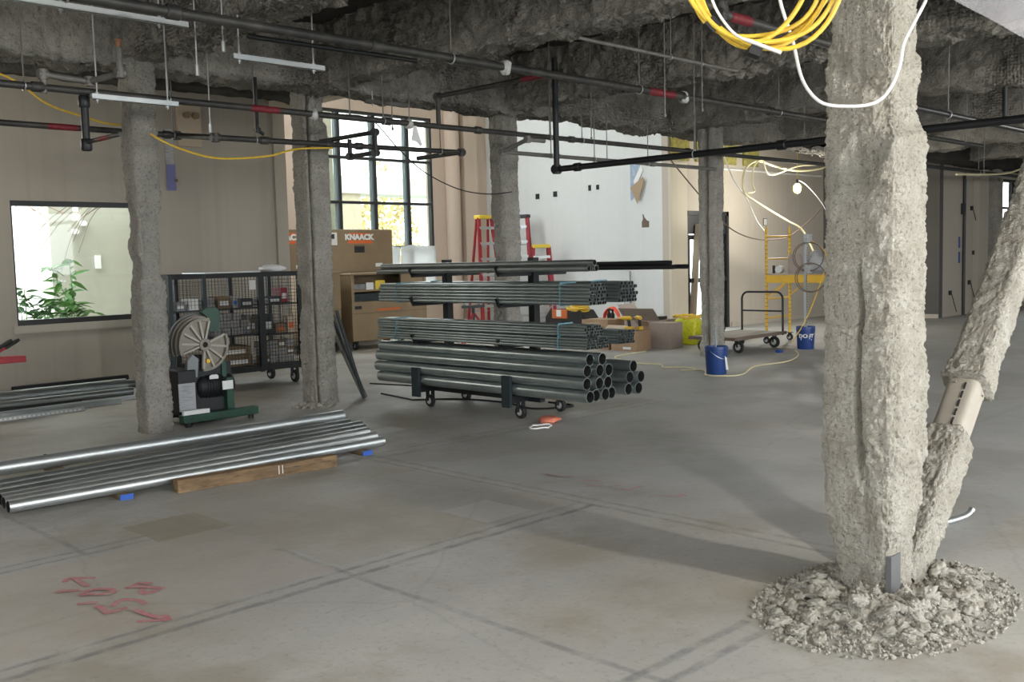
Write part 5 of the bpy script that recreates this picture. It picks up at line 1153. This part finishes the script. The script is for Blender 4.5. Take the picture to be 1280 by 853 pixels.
cable('thin white cord dangling beside the pale loops on the tan wall', [(16.85, 10.6, 4.12), (16.5, 10.6, 3.6), (16.8, 10.6, 3.05), (17.3, 10.6, 2.66), (17.7, 10.6, 2.2), (18.1, 10.6, 1.95)], .012, 'white_cable')
cable('grey wire running down from the bare bulb lamp', [(18.3, 10.05, 3.01), (18.6, 10.0, 2.9), (19.2, 9.95, 2.5), (19.6, 9.9, 1.9)], .008, 'label_grey')
cable('pale cord strung under the far beams near the foliage window', [(20, 7.6, 3.0), (22.5, 7.5, 3.12), (24.5, 7.4, 3.45), (26.2, 7.4, 3.15), (28, 7.4, 2.9)], .02, 'pale_cable')
cable('white cable looping across the front of the cracked column', [(3.44, 1.99, 2.72), (3.46, 1.97, 2.54), (3.48, 1.93, 2.39), (3.495, 1.905, 2.26), (3.515, 1.875, 2.19), (3.545, 1.835, 2.148), (3.60, 1.78, 2.137), (3.66, 1.72, 2.14), (3.70, 1.68, 2.165), (3.735, 1.655, 2.22), (3.76, 1.64, 2.29), (3.772, 1.63, 2.37), (3.80, 1.60, 2.45), (3.845, 1.575, 2.54), (3.9, 1.55, 2.7)], .0065, 'white_cable', 10)
# coil of yellow building cable hung from the beam
yc = thing('cable_coil', 'coil of yellow building cable hung overhead beside the cracked column', 'cable', (3.2, 1.88, 2.62))
ex = Vector((.709, -.705, 0)); up = Vector((0, 0, 1)); dp = Vector((.705, .709, 0))
for k, (rx, rz_, dx, dz, dd) in enumerate(((.275, .30, 0, 0, 0), (.262, .292, -.012, -.002, .02), (.25, .285, .0, .0, .03), (.235, .275, -.03, .004, .015), (.285, .312, .005, .006, -.015), (.22, .27, -.045, .0, .0))):
    pts = [ex*(rx*math.cos(a)+dx+.012*math.sin(2*a+k))+up*(rz_*math.sin(a)+dz+.015*math.sin(a*3+k*2))+dp*(dd+.012*math.sin(a+k)) for a in [2*math.pi*i/56 for i in range(56)]]
    MB().tube(pts, .0085, 8, closed=True).build('cable_turn', 'yellow_cable', yc)
MB().bar(ex*-.055+up*-.297+dp*.01, ex*-.015+up*-.312+dp*.01, .055, .05).build('tape_wrap', 'rubber', yc)
MB().bar(ex*-.20+up*-.20+dp*.01, ex*-.17+up*-.235+dp*.01, .04, .04).build('tape_wrap', 'rubber', yc)
MB().tube([ex*0+up*.3, ex*.02+up*1.0], .006, 6).build('hanging_wire', 'white_cable', yc)
MB().tube(smooth([ex*-.19+up*-.02+dp*-.02, ex*-.19+up*-.14+dp*-.02, ex*-.12+up*-.25+dp*-.02, ex*-.04+up*-.29+dp*-.02, ex*.05+up*-.325+dp*-.02], 6), [.005]*16+[.007]*9, 8).build('white_strap', 'white_cable', yc)
# plastic sheet tied under the deck at the upper right
n, m = 26, 12; X, Z = np.meshgrid(np.linspace(0, 1, n), np.linspace(0, 1, m)); P = np.zeros((m, n, 3))
P[..., 0] = 4.55+1.0*X+.06*np.sin(9*X)*(1-Z); P[..., 1] = 1.92-.62*X+.25*Z; P[..., 2] = 2.80-.50*X+(.58+.5*X)*Z
P += (.05*fbm(P.reshape(-1, 3), 3, 2, 4)).reshape(m, n)[..., None]*np.array([.3, 1, .3])
o = grid_mesh('plastic_sheet', P, n, m, False, 'poly_sheet', label='hazy clear plastic sheet hanging under the beam above the diagonal brace', cat='plastic sheet')

# bare-bulb site lamps on cords, plus unseen fill lamps added in the same form
def lamp(u, v, z, w, label):
    e = thing('work_or_fill_lamp', label, 'lamp', (u, v, z), 0)
    MB().lathe([(0, .05), (.022, .05), (.026, .12), (.012, .14), (0, .14)], n=14).build('socket', 'rubber', e)
    b = MB().lathe([(0, -.11), (.045, -.1), (.062, -.05), (.058, 0), (.03, .05), (0, .05)], n=18).build('bulb', 'bulb', e); b.visible_shadow = True
    for k in range(4):
        a = k*math.pi/2; MB().tube(smooth([(.03*math.cos(a), .03*math.sin(a), .06), (.09*math.cos(a), .09*math.sin(a), .0), (.075*math.cos(a), .075*math.sin(a), -.1), (0, 0, -.14)], 4), .002, 5).build('cage_wire', 'yellow', e)
    MB().tube([(0, 0, .13), (.0, .0, DECK-z)], .006, 6).build('cord', 'yellow_cable', e)
    l = bpy.data.lights.new('work_or_fill_light', 'POINT'); l.energy = w; l.shadow_soft_size = .09; l.color = (1, .94, .84)
    o = bpy.data.objects.new('work_or_fill_light', l); o.location = (0, 0, -.2); link(o, e)
names = ['caged site lamp lighting the cracked column from the open side', 'added unseen fill lamp above the foreground floor', 'added unseen fill lamp over the floor beyond the red paint marks',
         'caged site lamp just off the end of the window wall pile', 'added unseen fill lamp under the far beams near the foliage window', 'added unseen fill lamp over the empty floor beyond the brace', 'glowing caged bulb in front of the tan wall above the scaffold']
for (u, v, z, w), nm in zip(LAMPS, names): lamp(u, v, z, w, nm)

# ------------------------------------------------------------------ outside the windows
nb = thing('building', 'pale beige neighbouring wall outside the low window', 'building', (10.5, 19.3, -.32))
wb(MB().box(7.15, 13.5, 19.0, 19.5, -.32, 12), 'wall', 'facade', nb)
for u, z in ((7.75, 2.45), (7.60, 2.30)): wb(MB().lathe([(0, 0), (.05, 0), (.05, .12), (0, .12)], (u, 19.0, z), (0, -1, 0), 12), 'wall_stub', 'white_paint', nb)  # small white cylinders standing out from the wall face
wb(MB().box(7.95, 8.05, 18.95, 19.0, 1.6, 1.85), 'wall_box', 'white_paint', nb)
nw = thing('building', 'white rendered building farther off behind the bare branches', 'building', (8, 27, -.32))
wb(MB().box(0, 10.2, 27, 27.5, -.32, 8), 'wall', 'facade_white', nw)
for k in range(2): f = wb(MB().box(8.35+k*.42, 8.72+k*.42, 26.95, 27.0, 2.1, 2.75), 'window', 'white_paint', nw); wb(MB().box(8.38+k*.42, 8.69+k*.42, 26.93, 26.95, 2.14, 2.71), 'pane', 'glass_far', f)
pt = thing('building', 'beige portico with square pier outside the tall window', 'building', (19, 24.5, -.32))
wb(MB().box(17.1, 18.0, 24, 25, -.32, 3.6), 'pier', 'facade_tan', pt); wb(MB().box(16.9, 21.5, 23.9, 25.1, 3.6, 4.1), 'fascia', 'facade', pt); wb(MB().box(16.5, 21.5, 24.2, 28, 4.1, 4.3), 'roof', 'facade_white', pt)
fw = thing('building', 'tall white facade far beyond the portico', 'building', (20, 36, -.32))
wb(MB().box(11, 40, 36, 36.5, -.32, 12), 'wall', 'facade_white', fw); wb(MB().box(11, 40, 35.9, 36, 8.4, 9), 'pink_band', 'wall_peach', fw)
LEAF = MB().add([(0, 0, 0), (.25, .16, .05), (.25, -.16, .05), (.55, .19, .04), (.55, -.19, .04), (.85, .09, -.02), (.85, -.09, -.02), (1.05, 0, -.08), (.25, 0, 0), (.55, 0, -.01), (.85, 0, -.05)],
    [(0, 8, 1), (0, 2, 8), (1, 8, 9, 3), (8, 2, 4, 9), (3, 9, 10, 5), (9, 4, 6, 10), (5, 10, 7), (10, 6, 7)])
def shrub(label, u, v, h, spread, n, m, seed, size=.12):
    rn = random.Random(seed); e = thing('shrub', label, 'shrub', (u, v, -.3)); me = LEAF.mesh('leaf', 0); me.materials.append(MAT[m])
    stems = [[Vector((rn.uniform(-.1, .1), rn.uniform(-.1, .1), 0)), Vector((rn.uniform(-spread, spread)*.5, rn.uniform(-spread, spread)*.4, h*.55)), Vector((rn.uniform(-spread, spread), rn.uniform(-spread, spread)*.6, h*rn.uniform(.6, 1)))] for _ in range(6)]
    stems[0][2] = Vector((0, 0, h)); stems[0][1] = Vector((.02, 0, h*.5))
    for s in stems: MB().tube(smooth(s, 5), .008, 5).build('stem', 'leaf', e)
    for i in range(n):
        s = smooth(stems[i % 6], 10); p = s[min(len(s)-1, int(len(s)*(.3+.7*rn.random()**.7)))]; sz = size*rn.uniform(.6, 1.25)
        o = bpy.data.objects.new('leaf', me); o.location = p+Vector((rn.uniform(-.04, .04), rn.uniform(-.04, .04), rn.uniform(-.03, .03)))
        o.rotation_euler = (rn.uniform(-.7, .7), rn.uniform(-.5, .6), rn.uniform(0, 6.28)); o.scale = (sz*1.3, sz*1.1, sz); link(o, e)
shrub('tall green leafy shrub standing outside the low window', 5.98, 15.2, 2.05, .32, 150, 'leaf', 1, .19)
shrub('dense dark green bush outside the low window, beside the tall shrub', 5.35, 15.3, 1.62, .42, 170, 'leaf_dark', 2, .19)
shrub('lower bright green bush between the tall shrub and the window corner', 5.75, 15.6, 1.45, .45, 140, 'leaf', 3, .17)
rn = random.Random(5)
for lab, u, v, zz, m, seed in (('bare grey tree branches outside the low window', 8.4, 18.0, 3.0, 'bark', 1), ('bare reddish branches at the corner of the low window', 6.0, 18.0, 3.0, 'bark_red', 2)):
    e = thing('bare_tree', lab, 'tree', (u, v, -.3)); MB().tube(smooth([(.5 if seed == 1 else -.9, .5, 0), (.3 if seed == 1 else -.6, .4, 2), (0, 0, zz+.7)], 4), [.06]*5+[.04]*4, 7).build('trunk', m, e)
    for k in range(12):
        a = rn.uniform(2.9, 3.9) if seed == 1 else rn.uniform(-.9, .6); L = rn.uniform(1.3, 2.6) if seed == 1 else rn.uniform(.5, 1.1); p = Vector((0, 0, zz+.3)); q = p+Vector((math.cos(a)*L*.6, rn.uniform(-.2, .2), math.sin(a)*L*.35)); r2 = q+Vector((math.cos(a+.4)*L*.5, rn.uniform(-.2, .2), math.sin(a+.4)*L*.45-.1))
        MB().tube(smooth([p, q, r2], 4), [.012]*4+[.007]*5, 5).build('branch', m, e)
for lab, u, v, h, seed in (('golden autumn tree beyond the portico, seen through the tall window', 24.0, 31.0, 5.2, 3), ('golden autumn shrubbery outside the window behind the dark column', 31, 14, 3.6, 4)):
    e = thing('autumn_tree', lab, 'tree', (u, v, -.3)); MB().tube([(0, 0, 0), (.1, 0, h*.5), (0, .1, h*.8)], [.1, .07, .03], 8).build('trunk', 'bark', e)
    mb = MB(); rn = random.Random(seed)
    for i in range(2200):
        a = rn.uniform(0, 6.28); b = rn.uniform(-1, 1); r = 1.6*rn.random()**.33; c = math.sqrt(1-b*b); p = Vector((r*c*math.cos(a), r*c*math.sin(a), h*.58+b*r*h*.33)); q = Vector((rn.uniform(-1, 1), rn.uniform(-1, 1), rn.uniform(-1, 1)))*.1; w = Vector((rn.uniform(-1, 1), rn.uniform(-1, 1), rn.uniform(-1, 1)))*.1
        mb.add([p-q, p+w, p+q, p-w], [(0, 1, 2, 3)])
    mb.build('foliage', 'leaf_gold', e, kind='stuff', ang=0)
